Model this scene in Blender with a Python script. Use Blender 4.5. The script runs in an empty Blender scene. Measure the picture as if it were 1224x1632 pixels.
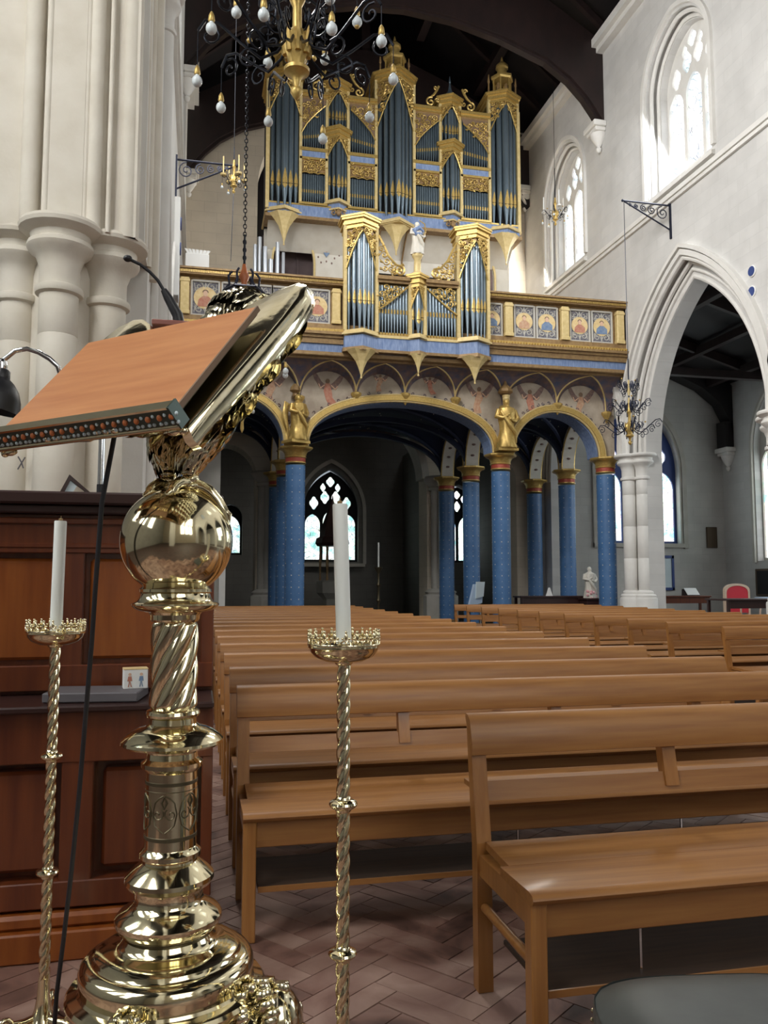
import bpy, bmesh, math, random
from math import sin, cos, pi, sqrt, radians as R, atan2
from mathutils import Matrix, Vector, geometry
random.seed(7)
C = bpy.context.scene.collection
SC = bpy.context.scene
# ------------------------------------------------------------------ camera, light, exposure
cd = bpy.data.cameras.new('camera'); cam = bpy.data.objects.new('camera', cd); C.objects.link(cam)
cd.sensor_fit = 'VERTICAL'; cd.sensor_height = 24; cd.lens = 24*1320/1632; cd.clip_end = 200; cd.clip_start = .05
cam.location = (0, 0, 1.3)
cam.rotation_euler = (pi/2 + math.atan(114/1320), 0, -math.atan(297/1320))
SC.camera = cam
SC.view_settings.view_transform = 'Standard'; SC.view_settings.look = 'None'
SC.view_settings.gamma = 1; SC.view_settings.use_curve_mapping = False
SC.view_settings.exposure = 0.55
w = bpy.data.worlds.new('world'); SC.world = w; w.use_nodes = True
w.node_tree.nodes['Background'].inputs[0].default_value = (.8, .9, 1, 1)
w.node_tree.nodes['Background'].inputs[1].default_value = .3
def area(name, loc, target, sx, sy, power, col=(1, 1, 1)):
    l = bpy.data.lights.new(name, 'AREA'); l.shape = 'RECTANGLE'; l.size = sx; l.size_y = sy; l.energy = power; l.color = col
    o = bpy.data.objects.new(name, l); C.objects.link(o); o.location = loc
    o.rotation_euler = (Vector(target)-Vector(loc)).to_track_quat('-Z', 'Y').to_euler(); return o
area('east_fill_light', (4.6, -9.0, 10.5), (4.6, 7, 1), 7, 5, 190, (1, .97, .93))  # unseen fill lamp added behind the camera, raised to keep the undercroft dim
area('transept_fill_light', (-5.6, 0, 9.6), (9.6, 9.0, 4.0), 4, 4, 560, (1, .98, .95))  # unseen fill lamp added to brighten the right wall, set high above the pews
area('south_aisle_window_light', (15.4, 16.0, 4.2), (8, 14.5, .5), 3.0, 2.6, 90, (.88, .95, 1))
area('south_aisle_near_window_light', (15.4, 5.0, 5.2), (4, 3.5, .4), 4.0, 3.0, 110, (.88, .95, 1))
area('north_clerestory_light', (-.25, 9.8, 11.2), (9.6, 10.5, 3.8), 2.0, 2.8, 620, (1, .99, .97))
area('north_clerestory_far_light', (-.25, 14.8, 11.2), (9.6, 15.5, 5.5), 2.0, 2.8, 90, (1, .99, .97))
area('south_clerestory_light', (9.3, 14.8, 11.4), (1.0, 18.0, 7.0), 1.9, 2.6, 150, (.95, .98, 1))
area('gallery_window_light', (9.3, 21.15, 11.0), (.2, 22.9, 8.8), 1.0, 2.6, 330, (1, .96, .88))

# ------------------------------------------------------------------ helpers
class MB:
    def __init__(s, M=None): s.v = []; s.f = []; s.M = M
    def add(s, vs, fs):
        n = len(s.v)
        s.v.extend([tuple(s.M @ Vector(v)) for v in vs] if s.M is not None else [tuple(v) for v in vs])
        s.f.extend([tuple(i+n for i in f) for f in fs]); return s
    def box(s, x0, x1, y0, y1, z0, z1):
        return s.add([(x0,y0,z0),(x1,y0,z0),(x1,y1,z0),(x0,y1,z0),(x0,y0,z1),(x1,y0,z1),(x1,y1,z1),(x0,y1,z1)],
              [(0,3,2,1),(4,5,6,7),(0,1,5,4),(1,2,6,5),(2,3,7,6),(3,0,4,7)])
    def bbox(s, x0, x1, y0, y1, z0, z1, b):          # box with chamfered edges
        bm = bmesh.new(); bmesh.ops.create_cube(bm, size=1)
        for v in bm.verts: v.co = Vector(((x0+x1)/2+v.co.x*(x1-x0), (y0+y1)/2+v.co.y*(y1-y0), (z0+z1)/2+v.co.z*(z1-z0)))
        bmesh.ops.bevel(bm, geom=bm.edges[:], offset=b, segments=1, affect='EDGES')
        bm.verts.index_update()
        s.add([v.co[:] for v in bm.verts], [[v.index for v in f.verts] for f in bm.faces]); bm.free(); return s
    def tube(s, pts, r, n=8, closed=False, flat=1.0):
        P = [Vector(p) for p in pts]; m = len(P)
        if m < 2: return s
        rr = r if isinstance(r, (list, tuple)) else [r]*m
        T = []
        for i in range(m):
            a = P[(i-1) % m] if (closed or i > 0) else P[i]; b = P[(i+1) % m] if (closed or i < m-1) else P[i]
            t = b-a; T.append(t.normalized() if t.length > 1e-9 else Vector((0,0,1)))
        u = T[0].orthogonal().normalized() if abs(T[0].z) > .9 else T[0].cross(Vector((0,0,1))).normalized()
        vs = []
        for i in range(m):
            u = u - T[i]*u.dot(T[i]); u = u.normalized() if u.length > 1e-6 else T[i].orthogonal().normalized()
            w_ = T[i].cross(u)
            for k in range(n):
                a = 2*pi*k/n; vs.append(P[i] + (u*cos(a)*flat + w_*sin(a))*rr[i])
        fs = []
        for i in range(m if closed else m-1):
            j = (i+1) % m
            for k in range(n):
                l = (k+1) % n; fs.append((i*n+k, i*n+l, j*n+l, j*n+k))
        if not closed: fs.append(tuple(range(n))[::-1]); fs.append(tuple((m-1)*n+k for k in range(n)))
        return s.add(vs, fs)
    def lathe(s, prof, n=24, c=(0,0,0), fn=None, a0=0, caps=True):
        vs = []; fs = []
        for i, (r, z) in enumerate(prof):
            for k in range(n):
                a = 2*pi*k/n + a0; q = fn(r, z, a) if fn else r
                vs.append((c[0]+q*cos(a), c[1]+q*sin(a), c[2]+z))
        for i in range(len(prof)-1):
            for k in range(n):
                l = (k+1) % n; fs.append((i*n+k, i*n+l, (i+1)*n+l, (i+1)*n+k))
        if caps: fs.append(tuple(range(n))[::-1]); fs.append(tuple((len(prof)-1)*n+k for k in range(n)))
        return s.add(vs, fs)
    def ell(s, c, r, n=12, m=8):
        if not isinstance(r, (tuple, list)): r = (r, r, r)
        vs = []; fs = []
        for i in range(1, m):
            t = pi*i/m
            for k in range(n):
                a = 2*pi*k/n; vs.append((c[0]+r[0]*sin(t)*cos(a), c[1]+r[1]*sin(t)*sin(a), c[2]-r[2]*cos(t)))
        b = len(vs); vs += [(c[0],c[1],c[2]-r[2]), (c[0],c[1],c[2]+r[2])]
        for i in range(m-2):
            for k in range(n):
                l = (k+1) % n; fs.append((i*n+k, i*n+l, (i+1)*n+l, (i+1)*n+k))
        for k in range(n):
            l = (k+1) % n; fs.append((b, l, k)); fs.append((b+1, (m-2)*n+k, (m-2)*n+l))
        return s.add(vs, fs)
    def prism(s, poly, d0, d1, plane='xz'):
        n = len(poly); g = PL[plane]
        return s.add([g(u, v, d0) for u, v in poly]+[g(u, v, d1) for u, v in poly],
              [tuple(range(n)), tuple(range(n, 2*n))[::-1]]+[(i, (i+1) % n, n+(i+1) % n, n+i) for i in range(n)])
    def ring(s, a, b, d0, d1, plane='xz'):            # solid strip between two equally long polylines
        n = len(a); g = PL[plane]; vs = []
        for i in range(n): vs += [g(*a[i], d0), g(*b[i], d0), g(*b[i], d1), g(*a[i], d1)]
        fs = [(0,1,2,3), tuple((n-1)*4+k for k in (3,2,1,0))]
        for i in range(n-1):
            for k in range(4): l = (k+1) % 4; fs.append((i*4+k, (i+1)*4+k, (i+1)*4+l, i*4+l))
        return s.add(vs, fs)
    def grid(s, fn, nu, nv):
        vs = [fn(i/nu, j/nv) for i in range(nu+1) for j in range(nv+1)]
        return s.add(vs, [(i*(nv+1)+j, (i+1)*(nv+1)+j, (i+1)*(nv+1)+j+1, i*(nv+1)+j+1) for i in range(nu) for j in range(nv)])
    def build(s, name, m, parent=None, smooth=None, fix=True, kind=None):
        me = bpy.data.meshes.new(name); me.from_pydata(s.v, [], s.f)
        if fix:
            bm = bmesh.new(); bm.from_mesh(me); bmesh.ops.recalc_face_normals(bm, faces=bm.faces); bm.to_mesh(me); bm.free()
        if m: me.materials.append(m)
        if smooth:
            me.polygons.foreach_set('use_smooth', [True]*len(me.polygons)); me.set_sharp_from_angle(angle=R(smooth))
        me.update()
        o = bpy.data.objects.new(name, me); C.objects.link(o)
        if parent: o.parent = parent
        if kind: o['kind'] = kind
        return o
PL = {'xz': lambda u, v, d: (u, d, v), 'yz': lambda u, v, d: (d, u, v), 'xy': lambda u, v, d: (u, v, d)}
def holed(name, outer, holes, d0, d1, plane, m, parent=None, kind=None):
    loops = [outer]+holes; vs = []; ed = []; 
    for lp in loops:
        n0 = len(vs); n = len(lp); vs += [Vector((p[0], p[1])) for p in lp]; ed += [(n0+i, n0+(i+1) % n) for i in range(n)]
    ov, oe, of, _, _, _ = geometry.delaunay_2d_cdt(vs, ed, [], 0, 1e-5)
    tris = []
    for f in of:
        c = ((ov[f[0]].x+ov[f[1]].x+ov[f[2]].x)/3, (ov[f[0]].y+ov[f[1]].y+ov[f[2]].y)/3)
        if inside(c, outer) and not any(inside(c, h) for h in holes): tris.append(tuple(f))
    g = PL[plane]; mb = MB(); n = len(ov)
    mb.v = [g(p.x, p.y, d0) for p in ov]+[g(p.x, p.y, d1) for p in ov]; mb.f = tris+[(c+n, b_+n, a+n) for a, b_, c in tris]
    cnt = {}
    for t in tris:
        for a, b_ in ((t[0], t[1]), (t[1], t[2]), (t[2], t[0])): cnt[frozenset((a, b_))] = cnt.get(frozenset((a, b_)), 0)+1
    for e, c in cnt.items():
        if c == 1: a, b_ = tuple(e); mb.f.append((a, b_, b_+n, a+n))
    return mb.build(name, m, parent, kind=kind)
def tag(o, label, cat, group=None, kind=None):
    if label: o['label'] = label
    if cat: o['category'] = cat
    if group: o['group'] = group
    if kind: o['kind'] = kind
    return o
def empty(name, loc=(0,0,0), rz=0, label=None, cat=None, group=None, kind=None):
    o = bpy.data.objects.new(name, None); C.objects.link(o); o.location = loc; o.rotation_euler = (0,0,rz); o.empty_display_size = .1
    return tag(o, label, cat, group, kind)
def struct(o): o['kind'] = 'structure'; return o
def dup(root, loc=None, rz=None, label=None, group=None, sc=None):
    r = root.copy(); C.objects.link(r)
    if loc: r.location = loc
    if rz is not None: r.rotation_euler = (0,0,rz)
    if sc: r.scale = (sc, sc, sc)
    if label: r['label'] = label
    if group: r['group'] = group
    for ch in KIDS(root):
        c = ch.copy(); C.objects.link(c); c.parent = r
        for g in KIDS(ch): d = g.copy(); C.objects.link(d); d.parent = c
    return r
def KIDS(o): return list(o.children)
def pointed(cx, s, z0, h, n=12, zb=None):             # pointed arch polyline, left foot -> apex -> right foot
    Rr = (h*h+s*s)/(2*s); a1 = math.asin(min(1, h/Rr)) if h <= Rr else pi/2
    L = []
    for i in range(n+1):
        a = a1*i/n; L.append((cx-s+Rr*(1-cos(a)), z0+Rr*sin(a)))
    L[-1] = (cx, z0+h)
    out = L+[(2*cx-x, z) for x, z in L[-2::-1]]
    if zb is not None: out = [(cx-s, zb)]+out+[(cx+s, zb)]
    return out
def ellarch(cx, s, z0, h, n=24, p=1.0):
    return [(cx-s*cos(pi*i/n), z0+h*sin(pi*i/n)**p) for i in range(n+1)]
def spiral(cx, cy, r, a0, turns, n=18, sgn=1, r1=.12):
    return [(cx+r*(1-(1-r1)*i/n)*cos(a0+sgn*2*pi*turns*i/n), cy+r*(1-(1-r1)*i/n)*sin(a0+sgn*2*pi*turns*i/n)) for i in range(n+1)]
def inside(p, poly):
    x, y = p; c = False; n = len(poly)
    for i in range(n):
        x1, y1 = poly[i]; x2, y2 = poly[(i+1) % n]
        if (y1 > y) != (y2 > y) and x < (x2-x1)*(y-y1)/(y2-y1)+x1: c = not c
    return c
def scrollwork(mb, poly, r, th, d, seed=1, plane='xz', gap=1.75):   # gilt scroll carving filling a polygon
    rnd = random.Random(seed); g = PL[plane]
    xs = [p[0] for p in poly]; ys = [p[1] for p in poly]; placed = []
    for t in range(500):
        x = rnd.uniform(min(xs), max(xs)); y = rnd.uniform(min(ys), max(ys)); q = r*rnd.uniform(.7, 1.15)
        if all(inside((x+.8*q*cos(a), y+.8*q*sin(a)), poly) for a in (0, 1.57, 3.14, 4.71)) and all((x-a)**2+(y-b)**2 > (gap*.5*(q+c))**2 for a, b, c in placed):
            placed.append((x, y, q)); sg = rnd.choice((-1, 1)); a0 = rnd.uniform(0, 6.28)
            pts = spiral(x, y, q, a0, 1.35, 12, sg)
            mb.tube([g(u, v, d) for u, v in pts], [th*(.6+.4*sin(pi*i/12)) for i in range(13)], 5)
            px, py = pts[0]; aa = a0-sg*.6
            mb.tube([g(px, py, d), g(px+q*.6*cos(aa), py+q*.6*sin(aa), d-.004), g(px+q*1.0*cos(aa-sg*.5), py+q*1.0*sin(aa-sg*.5), d)], [th, th*1.6, th*.4], 5)
    return mb

# ------------------------------------------------------------------ materials
def newmat(name):
    m = bpy.data.materials.new(name); m.use_nodes = True; nt = m.node_tree; return m, nt, nt.nodes['Principled BSDF']
def L4(c): return (c[0], c[1], c[2], 1)
def mat(name, c1, c2=None, rough=.5, metal=0, scale=6, stretch=(1,1,1), bump=0, bscale=None, emit=0, coat=0, detail=4, lo=.3, hi=.7):
    m, nt, b = newmat(name); N = nt.nodes; K = nt.links
    b.inputs['Roughness'].default_value = rough; b.inputs['Metallic'].default_value = metal
    b.inputs['Base Color'].default_value = L4(c1)
    if coat: b.inputs['Coat Weight'].default_value = coat; b.inputs['Coat Roughness'].default_value = .12
    if emit: b.inputs['Emission Color'].default_value = L4(c1); b.inputs['Emission Strength'].default_value = emit
    if c2 or bump:
        tc = N.new('ShaderNodeTexCoord'); mp = N.new('ShaderNodeMapping'); mp.inputs['Scale'].default_value = stretch
        K.new(tc.outputs['Object'], mp.inputs[0]); nz = N.new('ShaderNodeTexNoise'); nz.inputs['Scale'].default_value = scale; nz.inputs['Detail'].default_value = detail
        K.new(mp.outputs[0], nz.inputs['Vector'])
        if c2:
            cr = N.new('ShaderNodeValToRGB'); cr.color_ramp.elements[0].color = L4(c1); cr.color_ramp.elements[1].color = L4(c2)
            cr.color_ramp.elements[0].position = lo; cr.color_ramp.elements[1].position = hi
            K.new(nz.outputs[0], cr.inputs[0]); K.new(cr.outputs[0], b.inputs['Base Color'])
        if bump:
            n2 = nz
            if bscale: n2 = N.new('ShaderNodeTexNoise'); n2.inputs['Scale'].default_value = bscale; K.new(mp.outputs[0], n2.inputs['Vector'])
            bp = N.new('ShaderNodeBump'); bp.inputs['Strength'].default_value = bump; bp.inputs['Distance'].default_value = .02
            K.new(n2.outputs[0], bp.inputs['Height']); K.new(bp.outputs[0], b.inputs['Normal'])
    return m
def stonemat(name, c, axis, bw=.62, bh=.27, dark=.8, rough=.85):
    m, nt, b = newmat(name); N = nt.nodes; K = nt.links; b.inputs['Roughness'].default_value = rough
    tc = N.new('ShaderNodeTexCoord'); sx = N.new('ShaderNodeSeparateXYZ'); cx = N.new('ShaderNodeCombineXYZ')
    K.new(tc.outputs['Object'], sx.inputs[0]); K.new(sx.outputs[0 if axis == 'y' else 1], cx.inputs[0]); K.new(sx.outputs[2], cx.inputs[1])
    br = N.new('ShaderNodeTexBrick'); K.new(cx.outputs[0], br.inputs['Vector']); br.inputs['Scale'].default_value = 1
    br.inputs['Brick Width'].default_value = bw; br.inputs['Row Height'].default_value = bh; br.inputs['Mortar Size'].default_value = .008; br.inputs['Mortar Smooth'].default_value = .3
    br.inputs['Color1'].default_value = L4(c); br.inputs['Color2'].default_value = L4([x*.94 for x in c]); br.inputs['Mortar'].default_value = L4([x*dark for x in c])
    nz = N.new('ShaderNodeTexNoise'); nz.inputs['Scale'].default_value = 1.4; nz.inputs['Detail'].default_value = 6; K.new(tc.outputs['Object'], nz.inputs['Vector'])
    mx = N.new('ShaderNodeMix'); mx.data_type = 'RGBA'; mx.blend_type = 'MULTIPLY'; mx.inputs[0].default_value = .35
    K.new(br.outputs[0], mx.inputs[6]); K.new(nz.outputs[0], mx.inputs[7]); K.new(mx.outputs[2], b.inputs['Base Color'])
    bp = N.new('ShaderNodeBump'); bp.inputs['Strength'].default_value = .25; bp.inputs['Distance'].default_value = .01; bp.invert = True
    K.new(br.outputs['Fac'], bp.inputs['Height']); K.new(bp.outputs[0], b.inputs['Normal'])
    return m
def glassmat(name, white, tint, strength, scale=5, sat=.5, seedoff=0):
    m, nt, b = newmat(name); N = nt.nodes; K = nt.links; N.remove(b); em = N.new('ShaderNodeEmission'); out = N['Material Output']
    tc = N.new('ShaderNodeTexCoord'); mp = N.new('ShaderNodeMapping'); mp.inputs['Location'].default_value = (seedoff, seedoff*2, seedoff*.7)
    K.new(tc.outputs['Object'], mp.inputs[0])
    v = N.new('ShaderNodeTexVoronoi'); v.inputs['Scale'].default_value = scale; K.new(mp.outputs[0], v.inputs['Vector'])
    ve = N.new('ShaderNodeTexVoronoi'); ve.feature = 'DISTANCE_TO_EDGE'; ve.inputs['Scale'].default_value = scale; K.new(mp.outputs[0], ve.inputs['Vector'])
    nz = N.new('ShaderNodeTexNoise'); nz.inputs['Scale'].default_value = scale*.35; K.new(mp.outputs[0], nz.inputs['Vector'])
    cr = N.new('ShaderNodeValToRGB'); e = cr.color_ramp.elements; e[0].position = .36; e[0].color = L4(tint); e[1].position = .52; e[1].color = L4(white)
    K.new(nz.outputs[0], cr.inputs[0])
    hs = N.new('ShaderNodeHueSaturation'); hs.inputs['Saturation'].default_value = sat; hs.inputs['Value'].default_value = 1.1; K.new(v.outputs['Color'], hs.inputs['Color'])
    mx = N.new('ShaderNodeMix'); mx.data_type = 'RGBA'; mx.inputs[0].default_value = .28; K.new(cr.outputs[0], mx.inputs[6]); K.new(hs.outputs[0], mx.inputs[7])
    ld = N.new('ShaderNodeMapRange'); ld.inputs[1].default_value = .0; ld.inputs[2].default_value = .045; ld.inputs[3].default_value = .08; ld.inputs[4].default_value = 1; K.new(ve.outputs['Distance'], ld.inputs[0])
    ml = N.new('ShaderNodeMath'); ml.operation = 'MULTIPLY'; ml.inputs[1].default_value = strength; K.new(ld.outputs[0], ml.inputs[0])
    K.new(mx.outputs[2], em.inputs[0]); K.new(ml.outputs[0], em.inputs[1]); K.new(em.outputs[0], out.inputs[0]); return m
M = {}
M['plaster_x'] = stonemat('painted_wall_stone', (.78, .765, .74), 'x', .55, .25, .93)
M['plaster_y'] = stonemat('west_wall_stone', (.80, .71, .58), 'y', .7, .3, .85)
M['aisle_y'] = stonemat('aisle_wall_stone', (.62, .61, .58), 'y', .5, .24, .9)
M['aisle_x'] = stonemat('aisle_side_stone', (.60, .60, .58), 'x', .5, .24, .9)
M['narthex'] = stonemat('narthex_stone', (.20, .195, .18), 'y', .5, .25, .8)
M['stone'] = mat('limestone', (.64, .585, .49), (.74, .69, .60), .7, scale=3, bump=.08, bscale=40)
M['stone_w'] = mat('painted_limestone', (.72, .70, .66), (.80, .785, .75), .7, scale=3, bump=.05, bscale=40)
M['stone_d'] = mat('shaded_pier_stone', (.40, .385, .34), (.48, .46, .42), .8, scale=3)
M['brass'] = mat('polished_brass', (.86, .77, .52), rough=.09, metal=1)
M['brass_f'] = mat('feathered_brass', (.86, .80, .60), (.76, .68, .45), .12, 1, scale=30, bump=.03, bscale=30)
M['brass_k'] = mat('engraved_dark_brass', (.12, .10, .06), rough=.4, metal=.7)
M['brass_o'] = mat('antique_brass', (.50, .40, .20), (.62, .50, .27), .22, 1, scale=30)
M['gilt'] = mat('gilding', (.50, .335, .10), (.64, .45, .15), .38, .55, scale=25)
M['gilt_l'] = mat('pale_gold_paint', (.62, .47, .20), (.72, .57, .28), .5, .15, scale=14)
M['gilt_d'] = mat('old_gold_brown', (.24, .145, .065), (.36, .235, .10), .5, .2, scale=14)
M['slate'] = mat('slate_blue_pipe_metal', (.10, .135, .165), (.145, .19, .225), .32, .55, scale=3, stretch=(1,1,.3))
M['slate_l'] = mat('pale_blue_pipe_metal', (.20, .26, .31), (.28, .35, .41), .3, .5, scale=3, stretch=(1,1,.3))
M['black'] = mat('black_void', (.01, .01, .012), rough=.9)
M['frieze'] = mat('blue_frieze_paint', (.13, .20, .38), (.26, .34, .52), .6, scale=22, stretch=(1.5,1,.3))
M['colblue'] = mat('bright_blue_column_paint', (.05, .135, .30), (.08, .185, .38), .42, scale=4)
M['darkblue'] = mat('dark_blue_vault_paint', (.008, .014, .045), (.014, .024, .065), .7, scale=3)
M['red'] = mat('red_band_paint', (.35, .05, .04), (.45, .10, .05), .45, .2, scale=30)
M['cream'] = mat('painted_cream', (.40, .33, .26), (.52, .45, .36), .8, scale=4, lo=.35, hi=.65)
M['creamw'] = mat('painted_white_vault', (.66, .62, .54), (.74, .71, .64), .8, scale=4)
M['fan'] = mat('fan_paint', (.07, .09, .16), (.22, .14, .12), .7, scale=7)
M['grot'] = mat('dark_grotesque_ground', (.09, .09, .12), (.24, .23, .25), .7, scale=30)
M['grotl'] = mat('pale_grotesque_paint', (.55, .53, .48), rough=.7)
M['roundel'] = mat('gold_roundel_paint', (.70, .50, .22), (.80, .64, .36), .6, scale=12)
M['p_red'] = mat('red_robe_paint', (.48, .17, .11), (.55, .30, .21), .7, scale=20)
M['p_blue'] = mat('blue_robe_paint', (.12, .20, .36), (.25, .32, .42), .7, scale=20)
M['p_skin'] = mat('skin_paint', (.72, .48, .34), rough=.7)
M['p_wing'] = mat('dark_wing_paint', (.14, .095, .095), (.30, .19, .15), .7, scale=18)
M['p_orange'] = mat('orange_robe_paint', (.50, .25, .15), (.60, .42, .28), .7, scale=18)
M['p_brown'] = mat('brown_figure_paint', (.22, .14, .09), rough=.7)
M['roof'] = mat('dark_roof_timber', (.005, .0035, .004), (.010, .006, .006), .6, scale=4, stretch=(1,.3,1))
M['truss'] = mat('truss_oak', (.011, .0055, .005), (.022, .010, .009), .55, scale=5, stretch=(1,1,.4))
M['pew'] = mat('golden_pew_oak', (.25, .10, .025), (.35, .158, .043), .46, scale=5, stretch=(.5,9,9), bump=.02, coat=.08)
M['pewv'] = mat('golden_pew_oak_post', (.28, .115, .028), (.38, .17, .047), .32, scale=5, stretch=(9,9,.5), bump=.02, coat=.25)
M['desk'] = mat('dark_mahogany', (.09, .020, .008), (.155, .040, .012), .3, scale=4, stretch=(6,6,.5), coat=.3)
M['desk2'] = mat('mahogany_panel', (.19, .045, .008), (.29, .085, .016), .3, scale=4, stretch=(5,5,.5), coat=.3)
M['deskd'] = mat('mahogany_top', (.035, .014, .012), rough=.35)
M['teak'] = mat('orange_teak_board', (.47, .175, .060), (.58, .25, .095), .42, scale=5, stretch=(.7,7,7))
M['iron'] = mat('black_iron', (.02, .022, .03), rough=.35, metal=.7)
M['ironb'] = mat('blue_black_iron', (.018, .022, .045), rough=.45, metal=.4)
M['plastic'] = mat('black_plastic', (.012, .012, .015), rough=.4)
M['rubber'] = mat('black_cable_rubber', (.015, .015, .018), rough=.6)
M['chrome'] = mat('chrome', (.85, .87, .9), rough=.12, metal=1)
M['steel'] = mat('bluish_tin_pipe', (.62, .66, .72), rough=.3, metal=.7)
M['wax'] = mat('white_wax', (.85, .87, .83), rough=.45)
M['bulb'] = mat('frosted_bulb_glass', (.72, .78, .80), rough=.12)
M['white'] = mat('white_card', (.82, .82, .80), rough=.7)
M['cush'] = mat('grey_green_leather', (.036, .042, .040), (.062, .070, .066), .42, scale=7, bump=.1)
M['book'] = mat('grey_book_cloth', (.13, .12, .13), rough=.6)
M['redfab'] = mat('red_upholstery', (.55, .03, .05), rough=.8)
M['chairw'] = mat('pale_chair_frame', (.62, .48, .36), rough=.5)
M['navy'] = mat('navy_paint', (.03, .06, .22), rough=.5)
M['paper'] = mat('pale_paper', (.62, .72, .76), rough=.8)
M['clothb'] = mat('blue_white_cloth', (.45, .58, .75), rough=.8)
M['bronze'] = mat('bronze_plaque', (.10, .07, .045), rough=.4, metal=.5)
M['orange'] = mat('orange_enamel', (.55, .16, .05), rough=.3)
M['green'] = mat('green_ledge_enamel', (.06, .09, .075), rough=.3, metal=.3)
M['shelf'] = mat('shelf_wood_shaded', (.035, .018, .010), (.055, .028, .014), .85, scale=6, stretch=(.5,9,9))  # pew shelf darkened: the shade under the seats is in this colour
M['redpl'] = mat('red_brown_plate', (.25, .09, .07), rough=.45)
M['gl_w'] = glassmat('white_clerestory_glass', (.96, .99, 1), (.50, .66, .78), 1.5, 6, .3)
M['gl_c'] = glassmat('coloured_aisle_glass', (1, 1, .98), (.30, .75, .78), 2.0, 9, .9, 3)
M['gl_b'] = glassmat('blue_green_glass', (.85, 1, .95), (.25, .65, .62), 1.2, 9, .6, 5)
M['gl_e'] = glassmat('bright_unseen_glass', (1, .98, .93), (.55, .80, .95), 5.0, 4, .5, 7)
def parquetmat():
    m, nt, b = newmat('worn_parquet'); N = nt.nodes; K = nt.links; b.inputs['Roughness'].default_value = .5
    oi = N.new('ShaderNodeObjectInfo'); gi = N.new('ShaderNodeNewGeometry'); ad = N.new('ShaderNodeMath'); ad.operation = 'ADD'; fr = N.new('ShaderNodeMath'); fr.operation = 'FRACT'
    K.new(oi.outputs['Random'], ad.inputs[0]); K.new(gi.outputs['Random Per Island'], ad.inputs[1]); K.new(ad.outputs[0], fr.inputs[0])
    nz = N.new('ShaderNodeTexNoise'); nz.inputs['Scale'].default_value = 3.2; nz.inputs['Detail'].default_value = 8; nz.inputs['Distortion'].default_value = 1.2; K.new(gi.outputs['Position'], nz.inputs['Vector'])
    mx = N.new('ShaderNodeMath'); mx.operation = 'MULTIPLY_ADD'; mx.inputs[1].default_value = .22; K.new(fr.outputs[0], mx.inputs[0]); K.new(nz.outputs[0], mx.inputs[2])
    cr = N.new('ShaderNodeValToRGB'); e = cr.color_ramp.elements
    e[0].position = .36; e[0].color = (.045, .022, .017, 1); e[1].position = .86; e[1].color = (.38, .25, .20, 1)
    q = e.new(.55); q.color = (.20, .105, .080, 1)
    K.new(mx.outputs[0], cr.inputs[0]); K.new(cr.outputs[0], b.inputs['Base Color']); return m
M['parq'] = parquetmat()
# ------------------------------------------------------------------ floor: herringbone parquet
flo = struct(MB().box(-7, 17, -10, 31, -.3, -.014).build('floor', mat('floor_dark_joint', (.035, .02, .018), (.08, .045, .038), .6, scale=3)))
def parquet():
    W_, n = .095, 4; Lb = W_*n; blocks = []
    ca, sa = cos(R(38)), sin(R(38)); rnd = random.Random(3)
    for i in range(-80, 110):
        for j in range(-80, 110):
            t = (i-j) % (2*n)
            if t == 0: x0, y0, dx, dy = i, j, n, 1
            elif t == 2*n-1: x0, y0, dx, dy = i, j, 1, n
            else: continue
            cx, cy = (x0+dx/2)*W_, (y0+dy/2)*W_
            X, Y = cx*ca-cy*sa+1.5, cx*sa+cy*ca+3
            if not (.6 < Y < 8.2 and -2.2 < X < 5.6): continue
            blocks.append((X*X*.6+(Y-1.9)**2*.9 + (0 if Y > 1.35 else 5), X, Y, dx > dy))
    blocks.sort()
    hl, hw, g = Lb/2, W_/2, .0009
    me = MB().add([(-hl+g,-hw+g,-.014),(hl-g,-hw+g,-.014),(hl-g,hw-g,-.014),(-hl+g,hw-g,-.014),(-hl+g+.0015,-hw+g+.0015,0),(hl-g-.0015,-hw+g+.0015,0),(hl-g-.0015,hw-g-.0015,0),(-hl+g+.0015,hw-g-.0015,0)],
        [(4,5,6,7),(0,1,5,4),(1,2,6,5),(2,3,7,6),(3,0,4,7),(3,2,1,0)])
    proto = me.build('parquet_block', M['parq'], flo); mesh = proto.data; st = MB()
    for k, (_, X, Y, hz) in enumerate(blocks):
        a = R(38)+(0 if hz else pi/2); z = -rnd.uniform(0, .0018)
        if k < 300:
            o = proto if k == 0 else proto.copy()
            if k: C.objects.link(o)
            o.location = (X, Y, z); o.rotation_euler = (0, 0, a)
        else:
            st.M = Matrix.Translation((X, Y, z)) @ Matrix.Rotation(a, 4, 'Z'); st.add([v.co[:] for v in mesh.vertices], [tuple(p.vertices) for p in mesh.polygons])
    st.build('parquet_field', M['parq'], flo, fix=False, kind='stuff')
parquet()

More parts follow.
